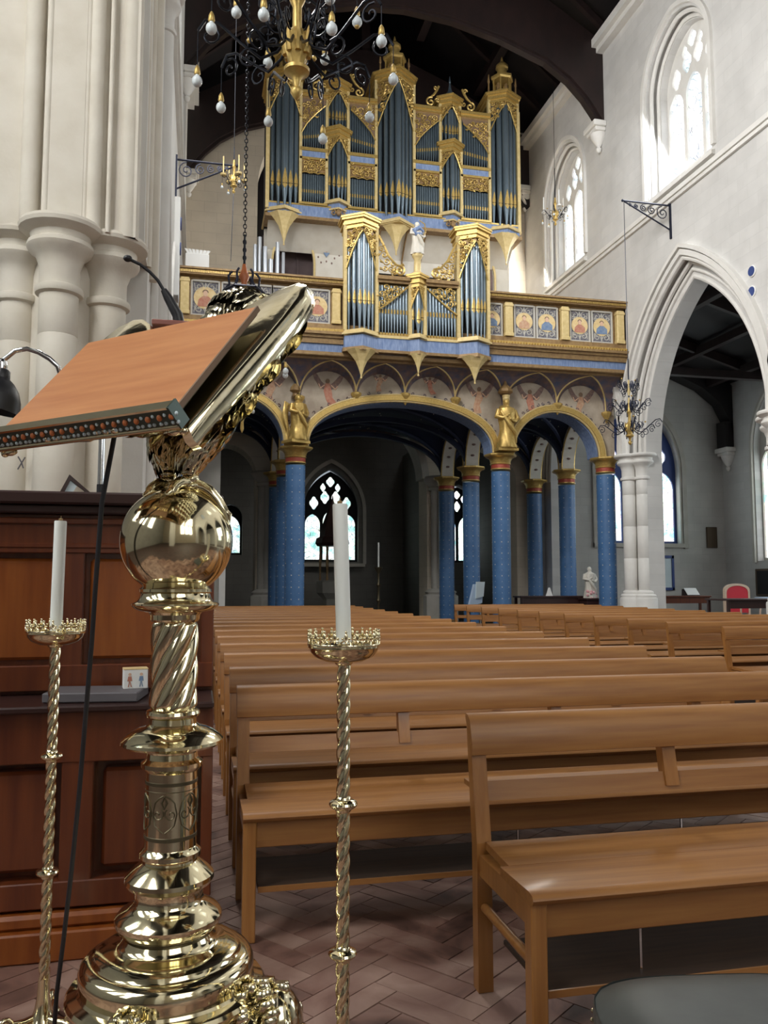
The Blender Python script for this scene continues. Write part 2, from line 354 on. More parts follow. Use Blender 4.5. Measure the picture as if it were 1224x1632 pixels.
# ------------------------------------------------------------------ windows
def window(num, plane, cu, s, z0, zs, h, d, n, glass, frame, dirn=1, upper=True):
    g = PL[plane]; out = pointed(cu, s, zs, h, 12, z0); holes = []; w_ = 2*s/n
    for i in range(n):
        c = cu-s+w_*(i+.5); hh = w_/2-.05; top = zs-.05-(0 if abs(c-cu) < w_*.6 else .12)
        holes.append(pointed(c, hh, top-hh*.9, hh*1.35, 6, z0+.06))
    def quat(x, z, r, e=1.0):
        return [(x+r*(.74+.26*abs(cos(2*a)))*cos(a), z+e*r*(.74+.26*abs(cos(2*a)))*sin(a)) for a in [2*pi*k/20 for k in range(20)]]
    def ok(p):
        return all(inside(((q[0]-cu)*1.06+cu, zs+(q[1]-zs)*1.05+.0), out) for q in p)
    if upper:
        rr = s*.17
        row = zs+.30*h if n > 2 else zs+.30*h
        for i in range(n+1 if n > 2 else 3):
            c = cu-s*.62+1.24*s*i/(n if n > 2 else 2); q = quat(c, row+(.08*h if abs(c-cu) < .4*s else -.06*h), rr, 1.45)
            if ok(q) and all(abs(c-cu) >= 0 for _ in [0]): holes.append(q)
        for c, z, r, e in ((cu, zs+.76*h, rr*.95, 1.2), (cu-.28*s, zs+.62*h, rr*.6, 1.6), (cu+.28*s, zs+.62*h, rr*.6, 1.6)):
            q = quat(c, z, r, e)
            if ok(q): holes.append(q)
    root = struct(empty('window_%d' % num)); lo, hi = sorted((d, d+.14*dirn))
    holed('tracery', [(cu+(u-cu)*1.04, z+(.02 if z > zs else -.04)) for u, z in out], holes, lo, hi, plane, frame, root)
    for hpoly in holes:
        cx = sum(p[0] for p in hpoly)/len(hpoly); cz = sum(p[1] for p in hpoly)/len(hpoly)
        MB().prism([(cx+(u-cx)*1.03, cz+(v-cz)*1.02) for u, v in hpoly], (lo+hi)/2-.012, (lo+hi)/2+.012, plane).build('pane', glass, root)
    return root

# ------------------------------------------------------------------ right (south) nave wall
BAY = [19.95, 14.75, 9.55, 4.35, -.85, -6.05]
CL = [20.2, 14.8, 9.4, 4.0, -1.4]
o1 = [(-10, -.1), (24, -.1), (24, 14.75), (-10, 14.75)]
wr = empty('wall_right', kind='structure')
h1 = [pointed(c, 2.5, 4.2, 3.8, 16, 0) for c in BAY]; h2 = [pointed(c, 2.05, 4.2, 3.35, 16, 0) for c in BAY]
holed('wall_face', o1, h1+[pointed(c, 1.15, 12.0, 1.3, 12, 9.75) for c in CL], 9.6, 9.85, 'yz', M['plaster_x'], wr)
holed('wall_core', o1, h2+[pointed(c, .98, 12.0, 1.1, 12, 9.9) for c in CL], 9.86, 10.25, 'yz', M['plaster_x'], wr)
b = MB()
for c in BAY[:5]:
    b.ring(pointed(c, 2.62, 4.2, 3.95, 16), pointed(c, 2.52, 4.2, 3.83, 16), 9.54, 9.6, 'yz')
    b.ring(pointed(c, 2.74, 4.2, 4.07, 16), pointed(c, 2.66, 4.2, 3.98, 16), 9.50, 9.6, 'yz')
b.build('hood_mould', M['stone_w'], wr)
b = MB()
for c in BAY[:5]:
    for s_, h_, x_, r_ in ((2.47, 3.77, 9.64, .05), (2.42, 3.7, 9.80, .05), (2.10, 3.40, 9.88, .05), (2.27, 3.55, 9.84, .04)):
        b.tube([(x_, u, v) for u, v in pointed(c, s_, 4.2, h_, 18)], r_, 8)
b.build('arch_roll', M['stone_w'], wr, smooth=40)
b = MB()
for c in CL:
    b.ring(pointed(c, 1.30, 12.0, 1.47, 14, 9.75), pointed(c, 1.2, 12.0, 1.37, 14, 9.75), 9.53, 9.6, 'yz')
    b.tube([(9.70, u, v) for u, v in pointed(c, 1.10, 12.0, 1.24, 14, 9.8)], .045, 6)
    b.tube([(9.84, u, v) for u, v in pointed(c, 1.04, 12.0, 1.17, 14, 9.85)], .045, 6)
    b.add([(9.5, c-1.28, 9.62), (9.5, c+1.28, 9.62), (10.1, c+1.1, 9.95), (10.1, c-1.1, 9.95), (9.5, c-1.28, 9.55), (9.5, c+1.28, 9.55), (10.1, c+1.1, 9.55), (10.1, c-1.1, 9.55)],
          [(0,1,2,3),(4,7,6,5),(0,4,5,1),(1,5,6,2),(2,6,7,3),(3,7,4,0)])
b.build('window_moulding', M['stone_w'], wr, smooth=40)
for i, c in enumerate(CL[:4]): window(i+1, 'yz', c, .98, 9.95, 12.0, 1.1, 10.02, 3, M['gl_w'], M['stone_w'])
b = MB().box(9.50, 9.6, -10, 24, 9.36, 9.46); b.box(9.54, 9.6, -10, 24, 9.28, 9.36); b.box(9.55, 9.6, -10, 24, 9.46, 9.50); struct(b.build('trim_1', M['stone_w']))
b = MB().box(9.30, 9.6, -10, 24, 14.55, 14.75); b.box(9.42, 9.6, -10, 24, 14.42, 14.55); struct(b.build('trim_2', M['stone_w']))
# left (north) nave wall
wl = empty('wall_left', kind='structure')
LB = [(11.0, 1.55), (15.0, 1.85), (19.95, 1.95)]
holed('wall_face', [(7.75, -.1), (24, -.1), (24, 14.75), (-10, 14.75), (-10, -.1), (-4, -.1), (-4, 12), (7.2, 12), (7.2, 4.2), (7.75, 4.2)],
      [pointed(c, s+.3, 4.2, s*1.6+.4, 14, 0) for c, s in LB]+[pointed(c, 1.15, 12.0, 1.3, 12, 9.75) for c in (10.2, 14.8)], -.85, -.5, 'yz', M['stone_w'], wl)
holed('wall_core', [(7.75, -.1), (24, -.1), (24, 14.75), (-10, 14.75), (-10, -.1), (-4, -.1), (-4, 12), (7.75, 12)],
      [pointed(c, s, 4.2, s*1.6, 14, 0) for c, s in LB]+[pointed(c, .98, 12.0, 1.1, 12, 9.9) for c in (10.2, 14.8)], -1.5, -.86, 'yz', M['stone_w'], wl)
b = MB()
for c, s in LB:
    for q, x_, r_ in ((.36, -.5, .05), (.27, -.56, .05), (.2, -.8, .05), (.02, -.9, .05)):
        b.tube([(x_, u, v) for u, v in pointed(c, s+q, 4.2, s*1.6+q*1.1, 18, .9)], r_, 8)
b.build('arch_roll', M['stone_w'], wl, smooth=40)
window(9, 'yz', 10.2, .98, 9.95, 12, 1.1, -1.1, 3, M['gl_w'], M['stone_w'], -1); window(10, 'yz', 14.8, .98, 9.95, 12, 1.1, -1.1, 3, M['gl_w'], M['stone_w'], -1)
b = MB().box(-.5, -.40, 6.95, 24, 9.36, 9.46); b.box(-.5, -.44, 6.95, 24, 9.28, 9.36); struct(b.build('trim_3', M['stone_w']))
b = MB().box(-.5, -.2, -10, 24, 14.55, 14.75); b.box(-.5, -.32, -10, 24, 14.42, 14.55); struct(b.build('trim_4', M['stone_w']))
# outer walls: aisles, east end, narthex
wa = empty('wall_south_aisle', kind='structure')
AW = [19.7, 14.4, 4.5]
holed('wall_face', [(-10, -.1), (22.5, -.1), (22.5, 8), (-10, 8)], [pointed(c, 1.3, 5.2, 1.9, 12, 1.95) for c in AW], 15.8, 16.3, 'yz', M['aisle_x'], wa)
b = MB()
for c in AW: b.ring(pointed(c, 1.42, 5.2, 2.05, 12, 1.9), pointed(c, 1.33, 5.2, 1.95, 12, 1.9), 15.72, 15.8, 'yz')
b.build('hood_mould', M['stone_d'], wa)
for i, c in enumerate(AW): window(5+i, 'yz', c, 1.3, 1.98, 5.2, 1.9, 16.0, 3, M['gl_c'], M['stone_d'])
ww = empty('wall_aisle_west', kind='structure')
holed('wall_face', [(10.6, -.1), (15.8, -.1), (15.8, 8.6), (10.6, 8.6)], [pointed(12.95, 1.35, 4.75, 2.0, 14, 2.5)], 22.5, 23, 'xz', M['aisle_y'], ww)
b = MB().ring(pointed(12.95, 1.55, 4.75, 2.25, 14, 2.35), pointed(12.95, 1.42, 4.75, 2.08, 14, 2.35), 22.43, 22.5, 'xz')
b.ring(pointed(12.95, 1.42, 4.75, 2.08, 14, 2.4), pointed(12.95, 1.36, 4.75, 2.0, 14, 2.4), 22.48, 22.62, 'xz').box(11.4, 14.5, 22.4, 22.6, 2.38, 2.5)
b.build('hood_mould', M['stone_d'], ww)
window(8, 'xz', 12.95, 1.32, 2.52, 4.7, 1.95, 22.72, 3, M['gl_c'], M['navy'])
struct(MB().box(-6.5, -6, -10, 24, 0, 15).build('wall_left_aisle', M['aisle_x'])); struct(MB().box(-6, -1.5, 23, 23.5, 0, 12).build('wall_left_west', M['aisle_y']))
struct(MB().box(-6, 16, -10.4, -10, 0, 20).build('wall_east', M['plaster_y']))
# unseen windows added behind the camera: east end and north transept (they light the nave and show in the brass)
for i, x in enumerate((2.6, 4.6, 6.6)): window(14+i, 'xz', x, .75, 4.0, 8.2, 1.5, -9.9, 2, M['gl_e'], M['stone_w'])
for i, y in enumerate((-1.6, 1.2, 4.0)): window(17+i, 'yz', y, .8, 4.2, 7.6, 1.4, -5.95, 2, M['gl_e'], M['stone_w'])
# nave west wall with tower arches and the organ chamber arch, widened so the unlit wall reads dark
wn = empty('wall_west', kind='structure')
holed('wall_face', [(-.5, -.1), (9.6, -.1), (9.6, 15.2), (-.5, 15.2)],
      [pointed(4.35, 2.1, 4.25, 2.0, 14, 0), pointed(8.15, 1.05, 4.25, 1.1, 10, 0), pointed(.75, .8, 4.25, .9, 10, 0), pointed(4.98, 3.5, 12.6, 2.4, 14, 6.8)], 23.0, 23.9, 'xz', M['plaster_y'], wn)
for x in (1.87, 6.78):
    b = MB()
    for dx, dy in ((-.16, -.28), (.16, -.28), (0, -.36)): b.lathe([(.13, 1.1), (.13, 4.05)], 12, (x+dx, 23+dy, 0))
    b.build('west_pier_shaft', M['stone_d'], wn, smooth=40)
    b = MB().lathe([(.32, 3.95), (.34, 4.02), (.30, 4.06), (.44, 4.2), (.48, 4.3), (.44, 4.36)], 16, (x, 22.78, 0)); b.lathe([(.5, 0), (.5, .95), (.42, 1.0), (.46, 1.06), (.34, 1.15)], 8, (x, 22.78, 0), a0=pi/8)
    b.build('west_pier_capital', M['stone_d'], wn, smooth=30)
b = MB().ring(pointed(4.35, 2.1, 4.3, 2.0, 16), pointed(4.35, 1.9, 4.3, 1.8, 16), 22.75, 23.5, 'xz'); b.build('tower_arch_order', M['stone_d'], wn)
nx = empty('wall_narthex', kind='structure')
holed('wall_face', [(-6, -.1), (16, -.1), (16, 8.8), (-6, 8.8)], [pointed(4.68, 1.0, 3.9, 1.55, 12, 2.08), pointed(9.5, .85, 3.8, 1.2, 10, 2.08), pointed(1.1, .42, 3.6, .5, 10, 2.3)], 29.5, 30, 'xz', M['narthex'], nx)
b = MB().ring(pointed(4.68, 1.28, 3.9, 1.9, 12, 2.0), pointed(4.68, 1.16, 3.9, 1.75, 12, 2.0), 29.42, 29.5, 'xz').box(3.5, 5.9, 29.3, 29.5, 1.9, 2.02); b.build('hood_mould', M['stone_d'], nx)
window(11, 'xz', 4.68, .97, 2.1, 3.85, 1.5, 29.7, 3, M['gl_b'], M['black']); window(12, 'xz', 9.5, .82, 2.1, 3.75, 1.15, 29.7, 2, M['gl_c'], M['black']); window(13, 'xz', 1.1, .40, 2.32, 3.6, .45, 29.7, 1, M['gl_b'], M['black'], upper=False)
MB().box(-2, 11, 25.0, 25.3, 8.6, 19.5).build('tower_back', M['roof'], nx)  # near-black back added so the arch opening reads as unlit
b = MB().box(7.35, 8.3, 26.2, 29.5, 0, 6.0); struct(b.build('wall_tower_buttress', M['narthex']))
holed('wall_face', [(24, -.1), (29.5, -.1), (29.5, 14), (24, 14)], [], 9.9, 10.3, 'yz', M['narthex'], nx); MB().box(-1.0, -.6, 24, 29.5, 0, 14).build('wall_side', M['narthex'], nx)
# ceilings
ce = empty('ceiling', kind='structure')
def slab(name, pts, y0, y1, t, m, par): return MB().prism([pts[0], pts[1], (pts[1][0], pts[1][1]+t), (pts[0][0], pts[0][1]+t)], y0, y1, 'xz').build(name, m, par)
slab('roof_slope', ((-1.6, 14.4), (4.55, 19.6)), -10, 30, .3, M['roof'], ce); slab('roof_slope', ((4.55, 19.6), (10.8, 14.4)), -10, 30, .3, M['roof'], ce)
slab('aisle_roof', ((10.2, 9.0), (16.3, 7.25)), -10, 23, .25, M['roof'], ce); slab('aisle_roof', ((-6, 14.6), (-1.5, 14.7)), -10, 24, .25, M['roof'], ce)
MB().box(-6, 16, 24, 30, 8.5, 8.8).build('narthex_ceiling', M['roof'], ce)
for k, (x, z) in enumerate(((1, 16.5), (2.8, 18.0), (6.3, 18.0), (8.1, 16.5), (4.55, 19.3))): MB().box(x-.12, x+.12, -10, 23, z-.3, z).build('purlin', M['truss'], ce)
for y in [-6+1.25*k for k in range(23)]:
    for sg in (-1, 1):
        b = MB().prism([(4.55+sg*.05, 19.45), (4.55+sg*5.3, 14.95), (4.55+sg*5.3, 14.75), (4.55+sg*.05, 19.25)], y, y+.13, 'xz'); b.build('rafter', M['truss'], ce)
for y in (22.9, 20.4, 17.7, 15.1, 12.6):
    MB().prism([(10.6, 8.85), (15.8, 7.35), (15.8, 7.1), (10.6, 8.6)], y-.12, y, 'xz').build('aisle_rafter', M['truss'], ce)
for x, z in ((12.0, 8.35), (13.6, 7.9), (15.0, 7.45)): MB().box(x-.09, x+.09, 5, 22.5, z-.22, z).build('aisle_purlin', M['truss'], ce)
MB().box(10.7, 15.7, 19.6, 19.8, 6.9, 7.1).build('aisle_tie_beam', M['truss'], ce)
inn = [(5.05, 12.65), (4.86, 12.95), (4.6, 13.3), (4.2, 13.7), (3.6, 14.1), (2.4, 14.52), (1.2, 14.8), (0, 14.9)]
def truss(y, t=.34, cx=4.55, dz=0):
    P = [(cx+a, z+dz) for a, z in inn]+[(cx-a, z+dz) for a, z in inn[-2::-1]]
    Q = [(cx+a, z+dz) for a, z in ((5.05, 12.66), (5.05, 13.4), (5.05, 14), (5.05, 14.75), (4.0, 15.4), (2.6, 16.2), (1.3, 16.7), (0, 16.9))]; Q += [(2*cx-x, z) for x, z in Q[-2::-1]]
    o = empty('roof_truss', (0, 0, 0)); MB().ring(P, Q, y-t/2, y+t/2, 'xz').build('arch_brace', M['truss'], o)
    b = MB()
    b.ring([(x, z) for x, z in P], [(cx+(x-cx)*.985, z-.06) for x, z in P], y-t/2+.08, y+t/2-.08, 'xz'); b.build('brace_moulding', M['truss'], o)
    MB().box(cx-.12, cx+.12, y-.12, y+.12, 16.8+dz, 19.3+dz).build('king_post', M['truss'], o); return o
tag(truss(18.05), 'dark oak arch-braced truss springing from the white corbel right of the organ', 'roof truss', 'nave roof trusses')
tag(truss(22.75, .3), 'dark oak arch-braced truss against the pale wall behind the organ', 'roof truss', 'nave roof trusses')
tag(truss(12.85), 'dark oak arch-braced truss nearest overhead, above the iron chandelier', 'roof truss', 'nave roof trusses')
def corbel(x, y, z, sg, lab):
    o = empty('stone_corbel', (x, y, z), 0, lab, 'corbel', 'truss corbels')
    MB().bbox(-.34 if sg < 0 else 0, .34 if sg > 0 else 0, -.3, .3, .52, .66, .02).bbox(-.28 if sg < 0 else 0, .28 if sg > 0 else 0, -.25, .25, .42, .52, .02).build('abacus', M['stone_w'], o)
    MB().lathe([(.02, -.04), (.06, 0), (.07, .06), (.04, .1), (.1, .18), (.19, .34), (.21, .42)], 14, (sg*.08, 0, 0)).build('bell', M['stone_w'], o, smooth=40); return o
corbel(9.6, 18.05, 11.98, -1, 'white stone corbel carrying the dark truss, between the two high windows')
corbel(9.6, 22.75, 12.6, -1, 'white stone corbel high in the dark beside the organ top')
corbel(-.5, 18.05, 11.98, 1, 'white stone corbel on the left wall below the dark truss, left of the chandelier bulbs')
corbel(-.5, 22.75, 12.0, 1, 'stone corbel on left wall above the gallery parapet corner')
# aisle truss brace against the west wall of the south aisle
o = empty('aisle_truss', label='dark curved aisle roof brace over the stained window, seen through the right arch', cat='roof truss')
MB().ring([(15.8, 5.75), (15.7, 6.2), (15.4, 6.75), (14.8, 7.2), (13.9, 7.55), (12.6, 7.75), (11.2, 7.8), (10.6, 7.8)], [(15.8, 5.76), (15.8, 6.8), (15.8, 7.3), (15.6, 7.5), (14.3, 7.9), (12.8, 8.3), (11.3, 8.7), (10.6, 8.8)], 21.9, 22.35, 'xz').build('arch_brace', M['roof'], o)
MB().box(15.5, 15.8, 21.9, 22.3, 5.41, 6.2).build('wall_post', M['roof'], o)
corbel(15.8, 22.1, 4.75, -1, 'grey stone corbel under the aisle truss, in the far aisle corner')

# ------------------------------------------------------------------ clustered stone piers
def drum_shaft(par, x, y, r, z0, z1, m, step=.72, n=20):
    z = z0; first = None
    while z < z1-.01:
        e = min(z+step, z1)
        if z1-e < .2: e = z1
        MB().lathe([(r-.006, z), (r, z+.008), (r, e-.008), (r-.006, e)], n, (x, y, 0)).build('drum', m, par, smooth=40); z = e
def capital(b, x, y, r, z, k=1.0, n=24):                 # moulded round cap with its top at z
    b.lathe([(r*.98, z-.60*k), (r*1.2, z-.585*k), (r*1.25, z-.56*k), (r*1.2, z-.53*k), (r*1.02, z-.515*k), (r*1.03, z-.36*k), (r*1.25, z-.27*k), (r*1.58, z-.235*k), (r*1.7, z-.2*k), (r*1.66, z-.165*k), (r*1.5, z-.15*k), (r*1.55, z-.10*k),
             (r*1.85, z-.085*k), (r*2.1, z-.06*k), (r*2.15, z-.03*k), (r*2.05, z)], n, (x, y, 0))
def base(b, x, y, r, z, k=1.0, n=24, ped=1.0):
    b.lathe([(r*1.75, z-ped), (r*1.75, z-.2*k), (r*1.7, z-.17*k), (r*1.55, z-.165*k), (r*1.6, z-.12*k), (r*1.45, z-.09*k), (r*1.25, z-.08*k), (r*1.3, z-.05*k), (r*1.2, z-.02*k), (r, z)], n, (x, y, 0))
def pier(px, py, sh, lab, core, r=.155, m='stone_w'):
    o = empty('stone_pier', (0, 0, 0), 0, lab, 'pillar', 'clustered stone piers')
    MB().lathe([(core, .3), (core, 4.2)], 8, (px, py, 0), a0=pi/8).build('core', M[m], o)
    for x, y in sh:
        drum_shaft(o, x, y, r, 1.15, 3.66, M[m])
        b = MB(); capital(b, x, y, r, 4.24); b.build('capital', M[m], o, smooth=35)
        b = MB(); base(b, x, y, r, 1.15, ped=1.15); b.build('pier_base', M[m], o, smooth=35)
    return o
pier(-1.15, 7.5, [(-1.15, 7.05), (-.80, 7.32), (-1.53, 7.36)], 'cream clustered stone pier left of the lectern, nearest the camera', .36, .155, 'stone')
MB().tube([(-1.44, 7.17, 2.33), (-1.41, 7.165, 2.28), (-1.395, 7.16, 2.235)], .006, 5).tube([(-1.385, 7.16, 2.325), (-1.41, 7.163, 2.28), (-1.44, 7.17, 2.225)], .006, 5).build('incised_cross', M['book'], bpy.data.objects['stone_pier'])
pier(9.93, 17.35, [(9.62, 17.18), (9.84, 16.95)], 'white clustered stone pier beside the right gallery column', .30, .15)
pier(9.93, 12.15, [(9.62, 12.15), (9.93, 12.6), (9.93, 11.7)], 'white clustered pier at the right picture edge', .32, .15)
pier(9.93, 6.95, [(9.62, 6.95), (9.93, 7.4), (9.93, 6.5)], 'white clustered pier out on the right, nearer the camera', .32, .15)
# mouldings rising above the near left pier
b = MB()
for x, y, r in ((-1.62, 7.12, .08), (-1.40, 7.02, .075), (-1.27, 6.97, .03), (-.965, 6.98, .03), (-.90, 7.0, .065), (-.64, 7.12, .10), (-.78, 6.99, .02), (-.52, 7.3, .04), (-.5, 7.7, .035), (-.47, 8.05, .05), (-.5, 8.9, .05)):
    b.lathe([(r, 4.2), (r, 13.5)], 16, (x, y, 0))
b.box(-1.26, -.98, 6.95, 7.1, 4.2, 13); b.box(-1.9, -.56, 7.04, 7.75, 4.2, 13); struct(b.build('trim_5', M['stone'], smooth=40))
b = MB().lathe([(.1, .9), (.1, 7.0)], 16, (-.44, 8.45, 0)); capital(b, -.44, 8.45, .1, 7.45, .8, 16); b.lathe([(.045, .9), (.045, 13)], 10, (-.47, 8.25, 0)); b.lathe([(.045, .9), (.045, 13)], 10, (-.47, 8.65, 0)); struct(b.build('trim_6', M['stone_w'], smooth=40))
# responds behind the lectern on the left wall
b = MB()
for x, y, r in ((-.5, 9.3, .07), (-.46, 12.75, .1), (-.5, 13.0, .06), (-.5, 17.0, .08), (-.46, 17.25, .09)):
    b.lathe([(r, .3), (r, 4.0)], 14, (x, y, 0)); capital(b, x, y, r, 4.2, .8, 16); base(b, x, y, r, 1.1, ped=1.1, n=16)
struct(b.build('trim_7', M['stone_w'], smooth=40))
# stair enclosure with slit window under the left end of the gallery
o = struct(empty('wall_stair')); MB().box(-.5, .48, 19.2, 19.6, 0, 4.6).build('stair_wall', M['stone_d'], o)
MB().prism([(.48, 0), (.62, 0), (.62, 2.6), (.48, 3.0)], 19.0, 19.9, 'xz').build('stair_jamb', M['stone_w'], o)
MB().prism([(-.5, 4.0), (.62, 4.6), (.62, 4.75), (-.5, 4.15)], 18.9, 19.9, 'xz').build('stair_coping', M['stone_d'], o)
# ------------------------------------------------------------------ blue columns under the gallery
def blue_column():
    o = empty('blue_column')
    b = MB().lathe([(.21, .3), (.215, 3.86)], 24); b.build('shaft', M['colblue'], o, smooth=40)
    b = MB().lathe([(.33, 0), (.33, .12), (.30, .16), (.31, .2), (.25, .24), (.26, .28), (.22, .32)], 24); b.build('column_base', M['gilt_d'], o, smooth=35)
    b = MB().lathe([(.215, 3.90), (.23, 3.91), (.23, 3.93), (.215, 3.94)], 24); b.lathe([(.22, 4.02), (.235, 4.03), (.24, 4.05), (.225, 4.06), (.24, 4.10)], 24); b.build('necking_ring', M['gilt'], o, smooth=35)
    MB().lathe([(.22, 3.935), (.22, 4.025)], 24).build('red_band', M['red'], o, smooth=40)
    def leaf(r, z, a): return r*(1+.10*(abs(sin(4*a))-.5)*(1 if z < 4.2 else .0))
    MB().lathe([(.225, 4.08), (.235, 4.13), (.27, 4.18), (.34, 4.21), (.33, 4.22)], 32, fn=leaf).lathe([(.33, 4.2), (.36, 4.21), (.38, 4.235), (.38, 4.26), (.34, 4.275)], 8, a0=pi/8).build('capital', M['gilt'], o, smooth=30)
    b = MB(); S = [(cos(k*pi/4)*.014*(1 if k % 2 else .45), sin(k*pi/4)*.014*(1 if k % 2 else .45)) for k in range(8)]
    for i in range(8):
        a = 2*pi*i/8+.25; ca, sa = cos(a), sin(a)
        for k in range(27):
            z = .45+.128*k
            if k % 2 == 0:
                b.M = Matrix(((-sa, ca*0, ca, .2125*ca), (ca, 0, sa, .2125*sa), (0, 1, 0, z), (0, 0, 0, 1)))
                b.add([(u*1.5, v*1.5, 0) for u, v in S]+[(0, 0, .008)], [(j, (j+1) % 8, 8) for j in range(8)])
            else:
                b.M = None; b.ell((.214*ca, .214*sa, z), .007, 5, 4)
    b.build('gilt_stars', M['grotl'], o, fix=False, kind='stuff'); return o
colp = blue_column()
CX = [-.33, 2.05, 6.79, 9.43]; CY = [17.92, 20.05, 22.2]; first = True
names = [['hidden left end column of the front row', 'front row column left of the central arch', 'front row column right of the central arch', 'front row column beside the white stone pier'],
         ['middle row column by the left wall', 'middle row column close behind the left front one', 'middle row column seen left of the right front one', 'middle row column under the right side arch'],
         ['back row column by the left wall', 'dark back row column left of the lit pair', 'back row column in front of the pale stone pier', 'dark back row column under the right side arch']]
for j, y in enumerate(CY):
    for i, x in enumerate(CX):
        c = colp if first else dup(colp); c.location = (x, y, 0); c.rotation_euler = (0, 0, .1*i+.2*j)
        tag(c, 'blue star-studded gallery column with gilt capital, '+names[j][i], 'column', 'blue gallery columns'); first = False

# ------------------------------------------------------------------ gallery
G = empty('organ_gallery', label='painted and gilded wooden organ gallery with roundel panels over blue columns', cat='gallery')
AR = [(.86, .93, 1.02), (4.42, 2.13, 1.08), (8.11, 1.08, 1.02)]
SP = 4.28
def arc(c, s, h, g=0): return ellarch(c, s+g, SP, h+g, 28, .85 if s > 2 else 1)
for y in (17.75,):
    holed('arcade_wall', [(-.5, 6.15), (-.5, 4.27)]+[(x, max(z, 4.27)) for a in AR for x, z in arc(*a)]+[(9.62, 4.27), (9.62, 6.15)], [], 17.8, 18.05, 'xz', M['cream'], G)
for c, s, h in AR:
    MB().ring(arc(c, s, h, .13), arc(c, s, h, .02), 17.68, 17.8, 'xz').build('archivolt', M['gilt'], G)
    b = MB().tube([(u, 17.70, v) for u, v in arc(c, s, h, .145)], .022, 6).tube([(u, 17.72, v) for u, v in arc(c, s, h, .0)], .025, 6); b.build('archivolt_bead', M['gilt_l'], G, smooth=50)
    MB().ring(arc(c, s, h, .006), arc(c, s, h, -.03), 17.8, 18.3, 'xz').build('archivolt_soffit', M['frieze'], G)
    b = MB(); A = arc(c, s, h, .21)
    for k in range(3, len(A)-3): b.tube([(u, 17.79, v) for u, v in spiral(A[k][0], A[k][1], .045, k*.7, .9, 8, -1 if k % 2 else 1)], .009, 4)
    b.build('painted_scroll_border', M['fan'], G, kind='stuff')
con = [-.27, .9, 2.1, 3.36, 4.48, 5.66, 6.83, 8.15, 9.4]
zc = [5.3, 5.45, 5.32, 5.46, 5.5, 5.46, 5.32, 5.45, 5.3]
def rib(i, side, n=10):                                  # from console i to the cornice apex between i and i+side
    x0 = con[i]; x1 = (con[i]+con[i+side])/2; P = []
    for k in range(n+1):
        t = k/n; P.append((x0+(x1-x0)*(1-cos(t*pi/2))**1.05, 17.78-.52*t**1.6, zc[i]+.04+(6.08-zc[i]-.04)*sin(t*pi/2)))
    return P
for i in range(len(con)-1):
    r1 = rib(i, 1); r2 = rib(i+1, -1); full = r1+r2[-2::-1]
    MB().tube(r1, .02, 5).tube(r2, .02, 5).build('lunette_rib', M['gilt_l'], G, smooth=50)
    cx = (con[i]+con[i+1])/2; s = (con[i+1]-con[i])/2*.93; m = len(full)-1
    wall = [(cx-s*cos(pi*k/m), 17.785, 5.42+.55*sin(pi*k/m)) for k in range(m+1)]
    b = MB(); b.add(full+wall, [(k, k+1, m+2+k, m+1+k) for k in range(m)]); b.build('lunette_vault', M['fan'], G, fix=False)
    # painted winged figure on the wall within the lunette
    z0 = 5.36 if i not in (3, 4) else 5.62; f = empty('painted_angel'); f.parent = G
    sc = 1.0 if i not in (3, 4) else .62; lean = (.05, -.04, .06, -.05)[i % 4]
    Y0 = 17.79
    def pp(pts): return [(cx+u*sc, z0+.18+v*sc) for u, v in pts]
    MB().prism(pp([(-.05, .16), (.05, .16), (.09, 0), (.05+lean, -.16), (.14+lean*2, -.34), (-.06+lean*2, -.38), (-.10+lean, -.2), (-.09, 0)]), Y0, 17.80, 'xz').build('robe', M['p_orange' if i % 2 else 'p_red'], f)
    MB().prism(pp([(-.05, .12), (-.14, .20), (-.24, .36), (-.34, .42), (-.30, .26), (-.20, .10), (-.08, .02)]), Y0-.002, 17.80, 'xz').build('wing', M['p_wing'], f)
    MB().prism(pp([(.05, .12), (.14, .20), (.26, .34), (.38, .38), (.31, .22), (.20, .08), (.08, .02)]), Y0-.002, 17.80, 'xz').build('wing', M['p_wing'], f)
    MB().prism([(cx+.05*sc*cos(a*pi/5), z0+.18+sc*(.21+.055*sin(a*pi/5))) for a in range(10)], Y0-.004, 17.80, 'xz').build('face', M['p_brown'], f)
    b = MB(); b.tube([(cx-.07*sc, Y0, z0+.18+.12*sc), (cx-.16*sc, Y0, z0+.18+.05*sc), (cx-.2*sc, Y0, z0+.18+.14*sc)], .017, 5).build('arm', M['p_skin'], f); MB().tube([(cx+.07*sc, Y0, z0+.18+.12*sc), (cx+.17*sc, Y0, z0+.18+.03*sc), (cx+.22*sc, Y0, z0+.18+.10*sc)], .017, 5).build('arm', M['p_skin'], f)
for i in range(len(con)):
    L_ = rib(i, -1) if i > 0 else [(con[0], 17.79, 5.3)]*11; Q = rib(i, 1) if i < len(con)-1 else [(con[i], 17.79, 5.3)]*11
    if i == 0: L_ = [(con[0]-.15, q[1], q[2]) for q in Q]
    if i == len(con)-1: Q = [(con[i]+.15, q[1], q[2]) for q in L_]
    b = MB(); m = len(L_); b.add(L_+Q, [(k, k+1, m+k+1, m+k) for k in range(m-1)]); b.build('painted_fan', M['fan'], G, fix=False)
    MB().lathe([(.01, -.22), (.035, -.18), (.05, -.12), (.09, -.05), (.12, 0), (.12, .04), (.08, .06)], 8, (con[i], 17.74, zc[i]), a0=pi/8).build('console', M['gilt'], G, smooth=30)
MB().box(-.5, 9.68, 17.2, 17.8, 6.08, 6.13).build('soffit_board', M['gilt_d'], G)
